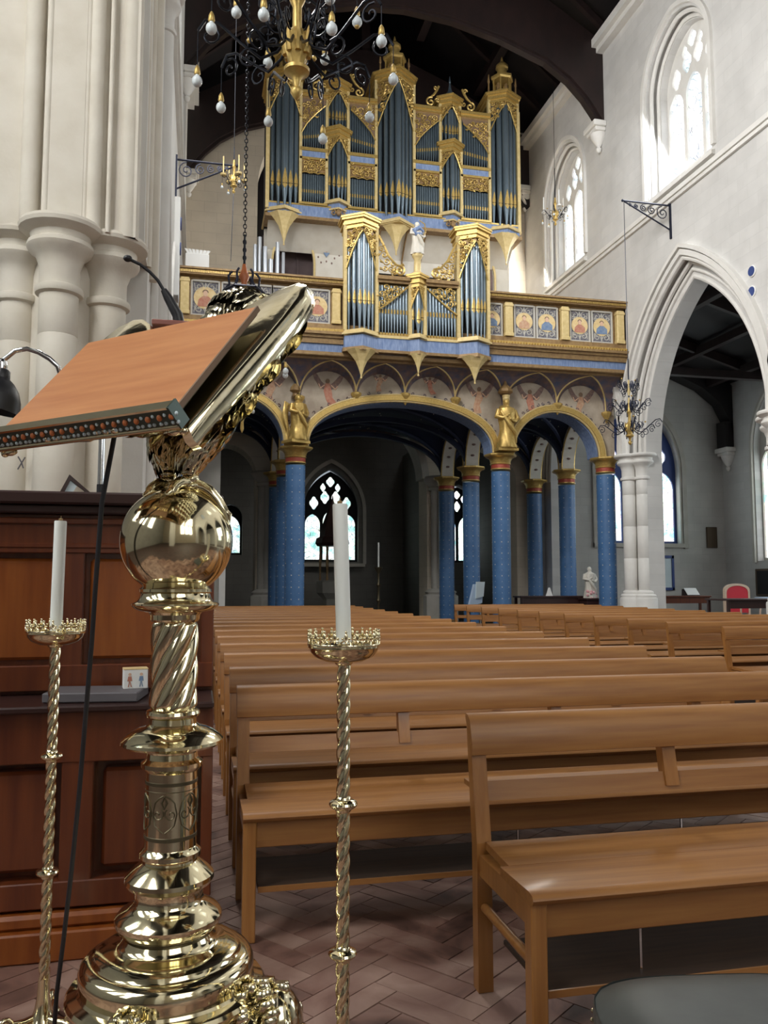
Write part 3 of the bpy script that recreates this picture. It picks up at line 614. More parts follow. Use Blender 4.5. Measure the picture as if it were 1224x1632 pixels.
# cornice, frieze, floor slab
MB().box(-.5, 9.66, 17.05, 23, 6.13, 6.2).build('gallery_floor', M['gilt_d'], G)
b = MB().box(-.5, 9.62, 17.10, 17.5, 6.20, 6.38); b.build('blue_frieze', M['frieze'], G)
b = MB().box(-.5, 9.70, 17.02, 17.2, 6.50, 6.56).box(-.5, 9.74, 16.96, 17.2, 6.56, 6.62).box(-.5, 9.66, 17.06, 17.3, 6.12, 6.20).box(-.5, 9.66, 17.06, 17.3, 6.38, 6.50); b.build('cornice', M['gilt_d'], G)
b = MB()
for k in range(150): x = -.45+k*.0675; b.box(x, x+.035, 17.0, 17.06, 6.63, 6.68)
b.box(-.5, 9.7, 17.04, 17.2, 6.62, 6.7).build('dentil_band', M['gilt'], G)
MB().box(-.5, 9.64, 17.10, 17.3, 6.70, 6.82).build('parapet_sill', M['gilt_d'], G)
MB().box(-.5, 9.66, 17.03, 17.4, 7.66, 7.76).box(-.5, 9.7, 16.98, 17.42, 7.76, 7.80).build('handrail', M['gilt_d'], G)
b = MB()
for k in range(300): x = -.48+k*.034; b.box(x, x+.018, 17.0, 17.04, 7.69, 7.74)
b.build('rail_beading', M['gilt'], G, kind='stuff')
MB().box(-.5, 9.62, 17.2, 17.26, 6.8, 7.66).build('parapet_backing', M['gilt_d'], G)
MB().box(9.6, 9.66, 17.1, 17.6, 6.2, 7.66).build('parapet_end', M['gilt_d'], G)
pil = [-.38, 1.98, 2.86]; pil = [-.36, 1.0-.0, 2.0, 2.78, 6.72, 8.06, 9.44]
for x in (-.36, 2.0, 2.80, 6.72, 8.08, 9.46):
    b = MB().bbox(x-.09, x+.09, 17.06, 17.2, 6.82, 7.6, .012).bbox(x-.105, x+.105, 17.05, 17.2, 7.5, 7.56, .008).bbox(x-.105, x+.105, 17.05, 17.2, 6.82, 6.9, .008); b.build('pilaster', M['gilt_l'], G)
def panel(x0, x1, k):
    MB().box(x0, x1, 17.185, 17.21, 6.86, 7.56).build('painted_panel', M['grot'], G); pc = (x0+x1)/2; pw = (x1-x0)/2
    b = MB().box(x0-.035, x0, 17.15, 17.21, 6.82, 7.58).box(x1, x1+.035, 17.15, 17.21, 6.82, 7.58).box(x0, x1, 17.15, 17.21, 6.82, 6.86).box(x0, x1, 17.15, 17.21, 7.55, 7.59); b.build('panel_frame', M['grotl'], G)
    b = MB()
    for sx in (-1, 1):
        for zc_, sg in ((7.46, 1), (6.97, -1)):
            b.tube([(u, 17.184, v) for u, v in spiral(pc+sx*pw*.48, zc_-.0, pw*.36, pi/2 if sx > 0 else pi/2, 1.2, 12, sx*sg)], .011, 4)
            b.tube([(pc, 17.184, zc_+sg*.06), (pc+sx*pw*.25, 17.184, zc_-sg*.05), (pc+sx*pw*.8, 17.184, zc_-sg*.09), (pc+sx*pw*.88, 17.184, zc_+sg*.06)], .009, 4)
    for sx in (-1, 1):
        for zz in (7.40, 7.02): b.tube([(u, 17.184, v) for u, v in spiral(pc+sx*pw*.72, zz, pw*.2, 0, 1.1, 8, sx)], .010, 4)
    b.tube([(pc, 17.184, 6.88), (pc, 17.184, 7.02)], .014, 4).tube([(pc, 17.184, 7.42), (pc, 17.184, 7.54)], .014, 4)
    b.build('scroll_ornament', M['grotl'], G, kind='stuff')
    q = MB().prism([(pc+.92*pw*cos(a*pi/12), 7.215+.92*pw*sin(a*pi/12)) for a in range(24)], 17.176, 17.19, 'xz').build('roundel', M['roundel'], G)
    q2 = .72*pw; zb = 7.17
    MB().prism([(pc-q2*.85, zb-q2*.75), (pc-q2*.75, zb), (pc-q2*.3, zb+q2*.42), (pc+q2*.3, zb+q2*.42), (pc+q2*.8, zb-.0), (pc+q2*.8, zb-q2*.75)], 17.170, 17.178, 'xz').build('painted_robe', M[['p_red', 'p_blue', 'p_orange', 'p_blue'][k % 4]], q)
    MB().prism([(pc+q2*.26*cos(a*pi/5), zb+q2*.72+q2*.34*sin(a*pi/5)) for a in range(10)], 17.166, 17.178, 'xz').build('painted_head', M['p_skin'], q)
    MB().prism([(pc+q2*.34*cos(a*pi/7), zb+q2*.85+q2*.34*sin(a*pi/7)) for a in range(8)], 17.170, 17.178, 'xz').build('painted_hair', M['p_brown'], q)
for k, (a, b_) in enumerate(((-.2, .32), (.42, .92), (1.02, 1.42), (1.46, 1.86), (2.16, 2.64), (6.14, 6.56), (6.9, 7.34), (7.44, 7.90), (8.26, 8.70), (8.80, 9.26))): panel(a, b_, k)
# vault bays with painted transverse arches
b = MB()
for i in range(3):
    for j in range(2):
        x0, x1, y0, y1 = CX[i], CX[i+1], CY[j], CY[j+1]
        H = 1.2
        b.grid(lambda s, t: (x0+(x1-x0)*s, y0+(y1-y0)*t, 4.35+H*max(sqrt(max(0, 1-(2*s-1)**2)), sqrt(max(0, 1-(2*t-1)**2)))), 24, 24)
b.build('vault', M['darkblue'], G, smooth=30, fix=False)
b = MB(); rnd = random.Random(5)
for k in range(260):
    i = rnd.randrange(3); j = rnd.randrange(2); s, t = rnd.random(), rnd.random(); x0, x1, y0, y1 = CX[i], CX[i+1], CY[j], CY[j+1]
    z = 4.33+1.2*max(sqrt(max(0, 1-(2*s-1)**2)), sqrt(max(0, 1-(2*t-1)**2))); b.ell((x0+(x1-x0)*s, y0+(y1-y0)*t, z), .016, 5, 4)
b.build('vault_stars', M['grotl'], G, kind='stuff', fix=False)
for x in CX[:]:
    for j in range(2):
        yc = (CY[j]+CY[j+1])/2; s = (CY[j+1]-CY[j])/2-.12
        MB().ring(ellarch(yc, s+.14, 4.27, 1.22, 20), ellarch(yc, s, 4.27, 1.1, 20), x-.16, x+.16, 'yz').build('transverse_arch', M['creamw'], G)
        b = MB().tube([(x-.17, u, v) for u, v in ellarch(yc, s+.02, 4.27, 1.12, 20)], .02, 5).tube([(x+.17, u, v) for u, v in ellarch(yc, s+.02, 4.27, 1.12, 20)], .02, 5); b.build('arch_bead', M['gilt'], G, smooth=50)
        b = MB(); E_ = ellarch(yc, s-.004, 4.27, 1.096, 12)
        for u, v in E_[1:-1]: b.ell((x, u, v), (.055, .05, .03), 8, 4)
        b.build('painted_quatrefoils', M['p_wing'], G, kind='stuff')
for y in CY[1:]:
    for i in range(3):
        c = (CX[i]+CX[i+1])/2; s = (CX[i+1]-CX[i])/2-.14
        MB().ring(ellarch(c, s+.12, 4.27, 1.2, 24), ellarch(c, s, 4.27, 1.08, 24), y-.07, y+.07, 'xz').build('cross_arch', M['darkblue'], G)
b = MB()
for i in range(3):
    for j in range(2):
        x0, x1, y0, y1 = CX[i], CX[i+1], CY[j], CY[j+1]
        for sg in (0, 1):
            b.tube([(x0+(x1-x0)*t/20, (y0+(y1-y0)*t/20) if sg else (y1-(y1-y0)*t/20), 4.30+1.2*sqrt(max(0, 1-(2*t/20-1)**2))) for t in range(21)], .05, 6)
b.build('diagonal_ribs', M['darkblue'], G, smooth=50, kind='stuff')
MB().box(-.5, 9.6, 22.35, 22.6, 5.45, 6.2).build('rear_beam', M['fan'], G)
# ------------------------------------------------------------------ the organ
def pipe(par, x, y, r, z0, foot, z1, m, name='pipe', mh=None):
    p = MB().lathe([(r*.28, z0), (r*.98, z0+foot), (r, z0+foot+.01), (r, z1)], 12, (x, y, 0)).build(name, m, par, smooth=50)
    h = mh or r*4.6; z = z0+foot; W_ = r*.72
    def leaf(lo, hi, sharp):
        def fn(a, b_):
            u = (2*a-1)*W_; top = hi*(1-abs(2*a-1)**sharp*.75); v = z+lo+(top-lo)*b_ if hi > 0 else z+hi*(1-abs(2*a-1)**sharp*.8)*b_
            return (x+u, y-sqrt(r*r-u*u)-.006, v)
        return fn
    b = MB().grid(leaf(.012, h, 1.3), 6, 2).grid(leaf(0, -h*.32, 1.2), 6, 1); b.build('pipe_mouth', M['gilt'], p, fix=False)
    MB().box(x-W_*.9, x+W_*.9, y-r*.9-.006, y-r*.5, z-.004, z+.014).build('mouth_slot', M['black'], p); return p
def vplan(xc, yb, hw, p, e, yk):
    return [(xc-hw-e, yk), (xc-hw-e, yb-e*.3), (xc, yb-p-e*1.1), (xc+hw+e, yb-e*.3), (xc+hw+e, yk)]
def vy(xc, yb, hw, p): return lambda u, v, d: (u, yb-p*(1-abs(u-xc)/hw)+d, v)
def tower(par, xc, yb, hw, p, z0, z1, npip, m, sh, yk, foot=.55, peak=.0, cap=True, seed=1, mouthv=.12, basez=True):
    for sg in (-1, 1): MB().box(xc+sg*hw-.035, xc+sg*hw+.035, yb-.03, yb+.08, z0, z1-.2).build('case_post', M['gilt_l'], par)
    MB().prism(vplan(xc, yb, hw, p, -.05, yk), z1-.42, z1-.2, 'xy').build('tower_head', M['gilt_d'], par) if False else None
    b = MB()
    for e, a, c in ((.01, z1-.28, z1-.2), (.05, z1-.2, z1-.15), (.03, z1-.15, z1-.09), (.08, z1-.09, z1-.04), (.10, z1-.04, z1)): b.prism(vplan(xc, yb, hw, p, e, yk), a, c, 'xy')
    b.build('tower_cornice', M['gilt'], par)
    if basez:
        b = MB()
        for e, a, c in ((.03, z0-.06, z0), (.07, z0-.10, z0-.06)): b.prism(vplan(xc, yb, hw, p, e, yk), a, c, 'xy')
        b.build('tower_base_moulding', M['gilt_l'], par)
    zt = z1-.28; pt = zt-sh*.25+peak
    PL['vt'] = vy(xc, yb, hw, p+.02)
    b = MB()
    for sg in (-1, 1):
        cur = [(xc+sg*hw*(.04+.92*t), zt-.03-sh*(.08+.92*t**1.35)) for t in (0, .2, .4, .6, .8, 1)]
        poly = [(xc, zt)]+cur+[(xc+sg*hw*.96, zt)]
        scrollwork(b, poly, hw*.15, hw*.034+.004, -.01, seed+(sg > 0), 'vt', 1.5)
        b.tube([PL['vt'](u, v, -.015) for u, v in cur], .018, 5); b.tube([PL['vt'](u, zt, -.01) for u in (xc, xc+sg*hw*.96)], .02, 5)
        b.tube([PL['vt'](cur[-1][0]+(u-xc)*-sg*0, cur[-1][1], -.015) for u in (xc, xc+.01)], .02, 4)
    b.build('pipe_shade', M['gilt'], par, smooth=50)
    MB().add([PL['vt'](xc-hw, zt, .03), PL['vt'](xc, zt, .03), PL['vt'](xc, zt-sh*.10, .03), PL['vt'](xc-hw, zt-sh*.55, .03)], [(0,1,2,3)]).add([PL['vt'](xc+hw, zt, .03), PL['vt'](xc, zt, .03), PL['vt'](xc, zt-sh*.10, .03), PL['vt'](xc+hw, zt-sh*.55, .03)], [(0,1,2,3)]).build('shade_backing', M['gilt_d'], par, fix=False)
    for i in range(npip):
        t = (i+.5)/npip*2-1; rr = (hw*.93/npip)*(1.18-.36*abs(t)); x = xc+t*hw*.9; y = yb-p*(1-abs(t))+.06+rr*.3
        pipe(par, x, y, rr, z0, foot+mouthv*(1-abs(t))*-1+.06, zt-.08, m)
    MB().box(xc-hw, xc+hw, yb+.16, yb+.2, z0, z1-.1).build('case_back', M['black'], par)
def flat(par, x0, x1, yb, z0, z1, n, m, ft=.3, lab='flat_pipes', slope=0):
    b = MB(); g = MB(); r = (x1-x0)/n/2*.94
    for i in range(n):
        x = x0+(i+.5)*(x1-x0)/n; f = ft+slope*(i+.5)/n
        b.lathe([(r*.35, z0), (r, z0+f), (r, z1)], 8, (x, yb+.06, 0)); g.box(x-r*.55, x+r*.55, yb+.06-r*1.05, yb+.06, z0+f, z0+f+r*3.0)
    b.build(lab, m, par, smooth=50, kind='stuff'); g.build('flat_pipe_mouths', M['gilt'], par, kind='stuff')
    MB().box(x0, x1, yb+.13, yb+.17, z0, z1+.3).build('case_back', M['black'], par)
def pendant(par, x, y, w, zt, zb, ky=.6):
    h = zt-zb; b = MB(); P = [(.012, 0), (.03, .015), (.02, .05), (.05, .16), (.10, .36), (.19, .6), (.36, .85), (.5, 1.0), (.52, 1.02)]
    b.M = Matrix.Translation((x, y, zb)) @ Matrix.Diagonal((1, ky, 1, 1)); b.lathe([(r*w, z*h) for r, z in P], 6, a0=0); b.ell((0, 0, -.02), .025, 8, 6); b.M = None
    b.build('gilt_pendant', M['gilt_l'], par)
O = empty('pipe_organ', label='tall gilded main organ case with slate blue pipes above the gallery', cat='organ')
YO = 19.8; S = M['slate']
tower(O, 1.92, YO, .40, .22, 10.52, 14.05, 5, S, .75, 20.9, .62, seed=3)
tower(O, 4.75, YO, .50, .40, 10.42, 14.38, 7, S, 1.15, 20.9, .70, seed=5)
tower(O, 7.70, YO, .40, .22, 10.58, 14.25, 5, S, .75, 20.9, .62, seed=7)
for xc, s_ in ((3.26, 11), (6.24, 13)):
    tower(O, xc, YO, .28, .20, 10.84, 12.72, 5, S, .42, 20.9, .42, seed=s_); tower(O, xc, YO+.05, .27, .16, 12.74, 14.0, 6, S, .38, 20.9, .30, seed=s_+1, basez=False)
for (x0, x1, side, s_) in ((2.34, 2.96, -1, 21), (3.56, 4.23, 1, 22), (5.27, 5.94, -1, 23), (6.54, 7.28, 1, 24)):
    flat(O, x0, x1, YO, 10.76, 11.5, 11, S, .26); flat(O, x0, x1, YO, 12.2, 13.45, 11, S, .3 if side > 0 else .2, slope=.12*(-side))
    for dy, dk_, za, zb in ((.03, .1, 11.86, 11.92), (.05, .1, 12.08, 12.16), (.04, .1, 13.50, 13.56), (.08, .3, 13.56, 13.64), (.05, .1, 10.66, 10.74)): MB().box(x0-.04, x1+.04, YO-dy, YO+dk_, za, zb).build('gilt_rail', M['gilt'], O)
    MB().box(x0, x1, YO-.01, YO+.1, 11.92, 12.08).build('blue_band', M['frieze'], O); MB().box(x0, x1, YO-.01, YO+.1, 13.42, 13.5).build('gold_frieze', M['gilt_d'], O)
    b = scrollwork(MB(), [(x0, 11.52), (x1, 11.52), (x1, 11.86), (x0, 11.86)], .075, .016, YO-.02, s_, gap=1.4); b.tube([(x0+(x1-x0)*t/12, YO-.02, 11.50+.03*abs(sin(t*pi/4))) for t in range(13)], .014, 5); b.build('lower_shade', M['gilt'], O, smooth=50)
    MB().box(x0, x1, YO+.015, YO+.03, 11.56, 11.86).build('shade_backing', M['gilt_d'], O)
    xa, xb = (x0, x1) if side < 0 else (x1, x0)
    cur = [(xa+(xb-xa)*t, 12.55+.78*t**.75 if True else 0) for t in (0, .2, .4, .6, .8, .95)]
    poly = [(xa, 13.42)]+cur+[(xb, 13.42)]
    b = scrollwork(MB(), poly, .085, .017, YO-.03, s_+30, gap=1.4); b.tube([(u, YO-.03, v) for u, v in cur], .02, 5); b.build('upper_shade', M['gilt'], O, smooth=50)
    MB().prism([(u, v+.02) for u, v in poly], YO-.012, YO-.006, 'xz').build('shade_backing', M['p_brown'], O)
    # crest scrolls leaning on the small tower
    xt = x1 if side < 0 else x0; k = -1 if side < 0 else 1
    if abs(xt-3.26) < .5 or abs(xt-6.24) < .5:
        b = MB().tube([(xt+k*(.05+.0*t), YO-.0, 14.0) for t in (0, 1)], .02, 5)
        b.tube([(u, YO, v) for u, v in [(xt+k*.02, 14.25), (xt+k*.08, 14.12), (xt+k*.16, 14.0), (xt+k*.28, 13.9)]], [.03, .035, .03, .02], 6)
        b.tube([(u, YO, v) for u, v in spiral(xt+k*.24, 13.80, .13, 1.2, 1.3, 16, -k)], .026, 6); b.tube([(u, YO, v) for u, v in spiral(xt+k*.10, 14.2, .07, 0, 1.1, 10, k)], .02, 6); b.tube([(u, YO, v) for u, v in spiral(xt+k*.06, 13.85, .07, 3, 1.1, 10, k)], .02, 6)
        b.build('crest_scroll', M['gilt'], O, smooth=50)
for x, z in ((1.92, 14.05), (4.75, 14.38), (7.70, 14.25)):
    b = MB(); y = YO+.05
    for a in range(6): b.tube([(x+.24*cos(a*pi/3), y+.24*sin(a*pi/3), z), (x+.24*cos(a*pi/3), y+.24*sin(a*pi/3), z+.42)], .022, 6)
    b.lathe([(.30, z), (.30, z+.05), (.26, z+.06)], 6, (x, y, 0)); b.lathe([(.27, z+.40), (.31, z+.44), (.31, z+.50), (.22, z+.54)], 6, (x, y, 0)); b.build('turret', M['gilt'], O)
    b = MB().lathe([(.13, z+.5), (.13, z+.74), (.17, z+.77), (.17, z+.82), (.15, z+.86), (.08, z+.93), (.03, z+.97), (.035, z+1.0), (.01, z+1.1)], 10, (x, y, 0)); b.build('turret_finial', M['gilt'], O, smooth=40)
    for a in range(6):
        MB().lathe([(.05, z+.05), (.05, z+.3), (.03, z+.36)], 6, (x+.11*cos(a*pi/3), y+.11*sin(a*pi/3), 0)).build('turret_figure', M['gilt_d'], O) if a % 3 == 0 else None
    b = MB()
    for sg in (-1, 1): b.lathe([(.03, z), (.02, z+.3), (.035, z+.34), (.01, z+.55)], 6, (x+sg*.38, y, 0))
    b.build('corner_spike', M['gilt_d'], O)
for x in (3.26, 6.24): MB().lathe([(.16, 14.0), (.13, 14.06), (.05, 14.2), (.02, 14.4), (.03, 14.43), (.006, 14.6)], 8, (x, YO+.05, 0)).build('spirelet', M['slate'], O)
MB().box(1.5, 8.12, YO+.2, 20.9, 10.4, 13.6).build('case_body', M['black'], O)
b = MB().box(1.52, 8.1, YO-.04, YO+.6, 10.36, 10.64); b.build('blue_base_frieze', M['frieze'], O)
for x, hw, p in ((1.92, .40, .22), (4.75, .50, .40), (7.70, .40, .22), (3.26, .24, .16), (6.24, .24, .16)):
    MB().prism(vplan(x, YO, hw, p, .0, YO+.6), 10.38 if hw > .3 else 10.62, 10.52 if hw > .3 else 10.80, 'xy').build('tower_frieze', M['frieze'], O)
    MB().prism(vplan(x, YO, hw, p, .03, YO+.6), 10.30 if hw > .3 else 10.58, 10.38 if hw > .3 else 10.62, 'xy').build('tower_base_lip', M['gilt_l'], O)
for x in (3.26, 6.24):
    b = MB()
    for sg in (-1, 1): b.tube([(u, YO-.12, v) for u, v in spiral(x+sg*.13, 10.50, .085, 1.57, 1.2, 12, sg)], .018, 6)
    b.ell((x, YO-.14, 10.5), (.06, .05, .09)); b.build('carved_bracket', M['gilt_d'], O, smooth=50)
MB().box(1.46, 8.16, YO-.08, YO+.6, 10.28, 10.36).build('base_moulding', M['gilt_d'], O)
b = MB().box(1.5, 8.12, YO-.05, YO+.1, 10.64, 10.68); b.build('base_gilt_line', M['gilt'], O)
for x, w in ((1.92, .72), (4.75, .8), (7.70, .72)): pendant(O, x, YO-.08, w, 10.34, 9.60)
for x in (1.50, 8.10): MB().box(x-.04, x+.04, YO-.06, YO+.04, 10.5, 13.8).build('outer_post', M['gilt_l'], O)
# painted screen, coving and panelling under the main case
scr = empty('organ_screen', label='cream painted screen with arched openings and dark panelling under the organ', cat='screen')
holed('painted_screen', [(1.5, 6.8), (8.1, 6.8), (8.1, 10.3), (1.5, 10.3)], [pointed(2.25, .52, 9.5, .85, 10, 7.0), [(2.85, 7), (3.43, 7), (3.43, 9.1), (2.83, 9.1)], [(5.95, 7), (6.5, 7), (6.5, 9.1), (5.95, 9.1)], pointed(7.15, .52, 9.5, .85, 10, 7.0)], 20.55, 20.65, 'xz', M['creamw'], scr)
b = MB().ring(pointed(2.25, .56, 9.5, .90, 10, 9.1), pointed(2.25, .51, 9.5, .84, 10, 9.1), 20.5, 20.55, 'xz').ring(pointed(7.15, .56, 9.5, .90, 10, 9.1), pointed(7.15, .51, 9.5, .84, 10, 9.1), 20.5, 20.55, 'xz').box(2.80, 3.46, 20.5, 20.55, 9.08, 9.13); b.build('opening_edge', M['gilt_l'], scr)
b = MB().grid(lambda s, t: (1.55+6.5*s, 19.86+.7*t**1.0, 10.3-.55*(1-cos(t*pi/2))), 8, 8); b.build('coving', M['creamw'], scr, smooth=60, fix=False)
for x in (3.9, 4.4, 5.1, 5.6): MB().tube([(x, 19.84+.7*t/8, 10.28-.55*(1-cos(t*pi/16))) for t in range(9)]+[(x, 20.53, 8.2)], .022, 6).build('coving_rib', M['gilt_d'], scr, smooth=50)
b = MB()
for x, z in ((3.1, 9.92), (6.55, 9.92)): b.prism([(x-.17, z), (x, z+.24), (x+.17, z), (x, z-.24)], 20.52, 20.55, 'xz')
b.build('lozenge', M['p_blue'], scr)
b = MB()
for x, z in ((3.1, 9.92), (6.55, 9.92)): b.prism([(x+.06*cos(a*pi/5), z+.12*sin(a*pi/5)) for a in range(10)], 20.505, 20.53, 'xz')
b.build('lozenge_figure', M['p_orange'], scr)
b = MB(); rnd = random.Random(9)
for cx_ in (3.1, 6.55):
    for k in range(16): a = k*pi/8; rr = .30+.06*(k % 2); b.ell((cx_+rr*cos(a), 20.545, 9.92+rr*sin(a)*1.15), (.022, .008, .03), 6, 4)
b.build('painted_sprigs', M['p_wing'], scr, kind='stuff')
dk = mat('purple_brown_panelling', (.085, .055, .06), (.12, .08, .08), .6, scale=4)
MB().box(1.5, 8.1, 20.95, 21.0, 6.8, 10.3).build('panelling', dk, scr)
for x in (1.9, 2.4, 2.9, 3.35, 6.0, 6.5, 7.0, 7.5):
    MB().box(x-.03, x+.03, 20.91, 20.95, 6.8, 10.2).build('stile', dk, scr)
for z in (8.05, 8.6, 9.2): MB().box(1.5, 8.1, 20.90, 20.95, z, z+.07).build('panel_rail', dk, scr)
for k, (x, z, r) in enumerate(((1.26, 9.75, .045), (1.38, 9.98, .05), (1.51, 9.72, .055), (1.66, 9.42, .065), (1.82, 9.86, .05))):
    q = MB().lathe([(r*.3, 6.3), (r, 6.8), (r, z)], 14, (x, 20.3+.06*(k % 2), 0)).build('steel_pipe', M['steel'], smooth=50); MB().box(x-r*.5, x+r*.5, 20.22, 20.3, 6.8, 6.87).build('pipe_mouth', M['black'], q)
    tag(q, 'pale tin organ pipe left of the organ case, '+['leftmost of the five', 'second from the left, tallest', 'middle one of the five', 'fourth from the left, shortest and thickest', 'rightmost, nearest the case'][k], 'organ pipe', 'tin pipes beside the organ')
MB().box(1.93, 2.0, 20.25, 20.5, 6.6, 9.6).build('side_batten', M['steel'], scr)
# chair organ hung on the gallery front
H_ = empty('chair_organ', label='smaller gilded organ case with pale blue pipes hung on the gallery front', cat='organ')
YC = 16.95; S = M['slate_l']
tower(H_, 3.31, YC, .345, .22, 6.66, 9.16, 6, S, .85, 17.35, .62, seed=41, mouthv=.08)
tower(H_, 5.84, YC, .345, .22, 6.66, 9.16, 6, S, .85, 17.35, .62, seed=43, mouthv=.08)
tower(H_, 4.56, YC, .165, .12, 6.66, 7.98, 3, S, .45, 17.35, .36, seed=45)
for x0, x1, k, s_ in ((3.69, 4.36, 1, 51), (4.76, 5.46, -1, 52)):
    flat(H_, x0, x1, YC, 6.68, 7.72, 10, S, .42, slope=0)
    xa, xb = (x0, x1) if k > 0 else (x1, x0)
    cur = [(xa+(xb-xa)*t, 7.16+.56*t**1.15) for t in (0, .2, .4, .6, .8, .98)]; poly = [(xa, 7.74)]+cur+[(xb, 7.74)]
    b = scrollwork(MB(), poly, .085, .017, YC-.02, s_, gap=1.4); b.tube([(u, YC-.02, v) for u, v in cur], .02, 5); b.build('upper_shade', M['gilt'], H_, smooth=50)
    b = MB().box(x0-.02, x1+.02, YC-.04, YC+.3, 7.76, 7.82).box(x0-.02, x1+.02, YC-.09, YC+.3, 7.82, 7.90); b.build('flat_cornice', M['gilt_d'], H_)
    cr = [(xa, 8.80), (xa+k*.10, 8.62), (xa+k*.22, 8.36), (xa+k*.38, 8.18), (xa+k*.54, 8.14), (xa+k*.60, 8.05), (xa+k*.60, 7.92), (xa, 7.92)]
    b = scrollwork(MB(), cr, .085, .019, YC-.02, s_+4, gap=1.4); b.tube([(u, YC-.02, v) for u, v in cr[:5]], .026, 6); b.tube([(u, YC-.03, v) for u, v in spiral(xa+k*.47, 8.04, .12, 1.57, 1.4, 18, -k)], .024, 6); b.build('crest_scroll', M['gilt'], H_, smooth=50)
MB().lathe([(.14, 7.98), (.14, 8.02), (.08, 8.06), (.075, 8.34), (.10, 8.38), (.12, 8.42), (.12, 8.45)], 16, (4.56, YC-.0, 0)).build('figure_pedestal', M['gilt_l'], H_, smooth=40)
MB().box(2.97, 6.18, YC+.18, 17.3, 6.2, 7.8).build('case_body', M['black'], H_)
for x in (3.31, 5.84): MB().box(x-.34, x+.34, YC+.1, 17.3, 7.6, 9.05).build('tower_case', M['gilt_l'], H_)
MB().box(2.94, 6.21, YC-.03, 17.3, 6.54, 6.60).build('base_cornice', M['gilt_l'], H_); MB().box(2.96, 6.19, YC-.01, 17.3, 6.28, 6.54).build('base_frieze', M['frieze'], H_); MB().box(2.96, 6.19, YC-.03, 17.3, 6.22, 6.28).build('base_lip', M['gilt_d'], H_)
for x, hw, p in ((3.31, .36, .22), (5.84, .36, .22), (4.56, .18, .12)):
    MB().prism(vplan(x, YC, hw, p, 0, 17.2), 6.28, 6.54, 'xy').build('tower_frieze', M['frieze'], H_); MB().prism(vplan(x, YC, hw, p, .03, 17.2), 6.20, 6.28, 'xy').build('tower_base_lip', M['gilt_d'], H_)
for x, w, zb in ((3.31, .66, 5.66), (5.84, .66, 5.68), (4.56, .36, 5.78)): pendant(H_, x, YC-.04, w, 6.22, zb)

# ------------------------------------------------------------------ statues
def figure(name, x, y, z, h, m, lab, cat, rz=0, wings=False, parts=None, grp=None):
    o = empty(name, (x, y, z), rz, lab, cat, grp); r = h*.16
    def fold(q, zz, a): return q*(1+.13*sin(7*a+zz*9)*(1 if zz < .62*h else .35))
    MB().lathe([(r*1.15, 0), (r*1.2, .02*h), (r*1.0, .2*h), (r*.85, .42*h), (r*.95, .56*h), (r*1.1, .70*h), (r*1.05, .78*h), (r*.45, .83*h), (r*.36, .86*h)], 40, fn=fold).build('robe', m, o, smooth=50)
    b = MB().ell((0, -.01*h, .915*h), (.062*h, .068*h, .078*h), 14, 10); b.ell((0, -.075*h, .91*h), (.012*h, .016*h, .018*h), 6, 5); b.build('head', m if not parts else parts, o, smooth=60)
    MB().ell((0, .012*h, .935*h), (.068*h, .068*h, .075*h), 12, 8).build('hair', m, o, smooth=60)
    b = MB().tube([(-r*1.0, 0, .76*h), (-r*1.35, -.03*h, .62*h), (-r*.7, -.13*h, .58*h), (-r*.1, -.16*h, .64*h)], [.055*h, .05*h, .04*h, .025*h], 8).ell((-r*.05, -.165*h, .65*h), .028*h, 8, 6); b.build('arm', m, o, smooth=60)
    b = MB().tube([(r*1.0, 0, .76*h), (r*1.4, -.02*h, .60*h), (r*.8, -.12*h, .52*h), (r*.2, -.16*h, .55*h)], [.055*h, .05*h, .04*h, .025*h], 8).ell((r*.12, -.165*h, .56*h), .028*h, 8, 6); b.build('arm', m, o, smooth=60)
    MB().tube([(-r*.9, -.09*h, .72*h), (-r*.1, -.19*h, .45*h), (r*.8, -.14*h, .30*h), (r*1.0, -.05*h, .1*h)], [.03*h, .045*h, .04*h, .03*h], 8).build('mantle_fold', m, o, smooth=60)
    if wings:
        for sg in (-1, 1): MB().tube([(sg*.06*h, .11*h, .74*h), (sg*.20*h, .14*h, .80*h), (sg*.24*h, .15*h, .55*h), (sg*.17*h, .14*h, .20*h)], [.03*h, .075*h, .07*h, .01*h], 8, flat=.4).build('wing', m, o, smooth=60)
    return o
s1 = figure('gilded_statue', 6.79, 17.5, 4.35, 1.15, M['gilt'], 'gilded crowned robed figure on the capital right of the central arch', 'statue', 0)
b = MB().lathe([(.07, 1.10), (.085, 1.13), (.075, 1.16), (.09, 1.22)], 8); b.build('crown', M['gilt_l'], s1)
b = MB().lathe([(.12, 1.26), (.18, 1.3), (.16, 1.36), (.05, 1.48), (.02, 1.56)], 8, (0, .05, 0)); b.build('canopy', M['gilt_d'], s1); MB().box(-.24, .24, -.12, .28, -.06, 0).build('statue_plinth', M['gilt'], s1)
s2 = figure('gilded_statue', 2.05, 17.5, 4.35, 1.0, M['gilt'], 'gilded winged figure on the capital left of the central arch', 'statue', .5, True)
MB().box(-.24, .24, -.12, .28, -.06, 0).build('statue_plinth', M['gilt'], s2)
MB().lathe([(.03, .95), (.06, .98), (.05, 1.05), (.12, 1.10), (.10, 1.18), (.04, 1.25)], 8, (0, .12, 0)).build('canopy', M['gilt_d'], s2)
s3 = figure('harp_figurine', 4.56, 16.95, 8.45, .74, M['creamw'], 'small pale gilded figurine with blue sash on the chair organ pedestal', 'figurine', .2)
MB().tube([(.10, -.1, .5), (-.02, -.13, .56), (-.12, -.10, .50), (-.08, -.1, .42), (.06, -.12, .44)], [.03, .05, .05, .04, .03], 8).build('blue_sash', M['frieze'], s3, smooth=60)
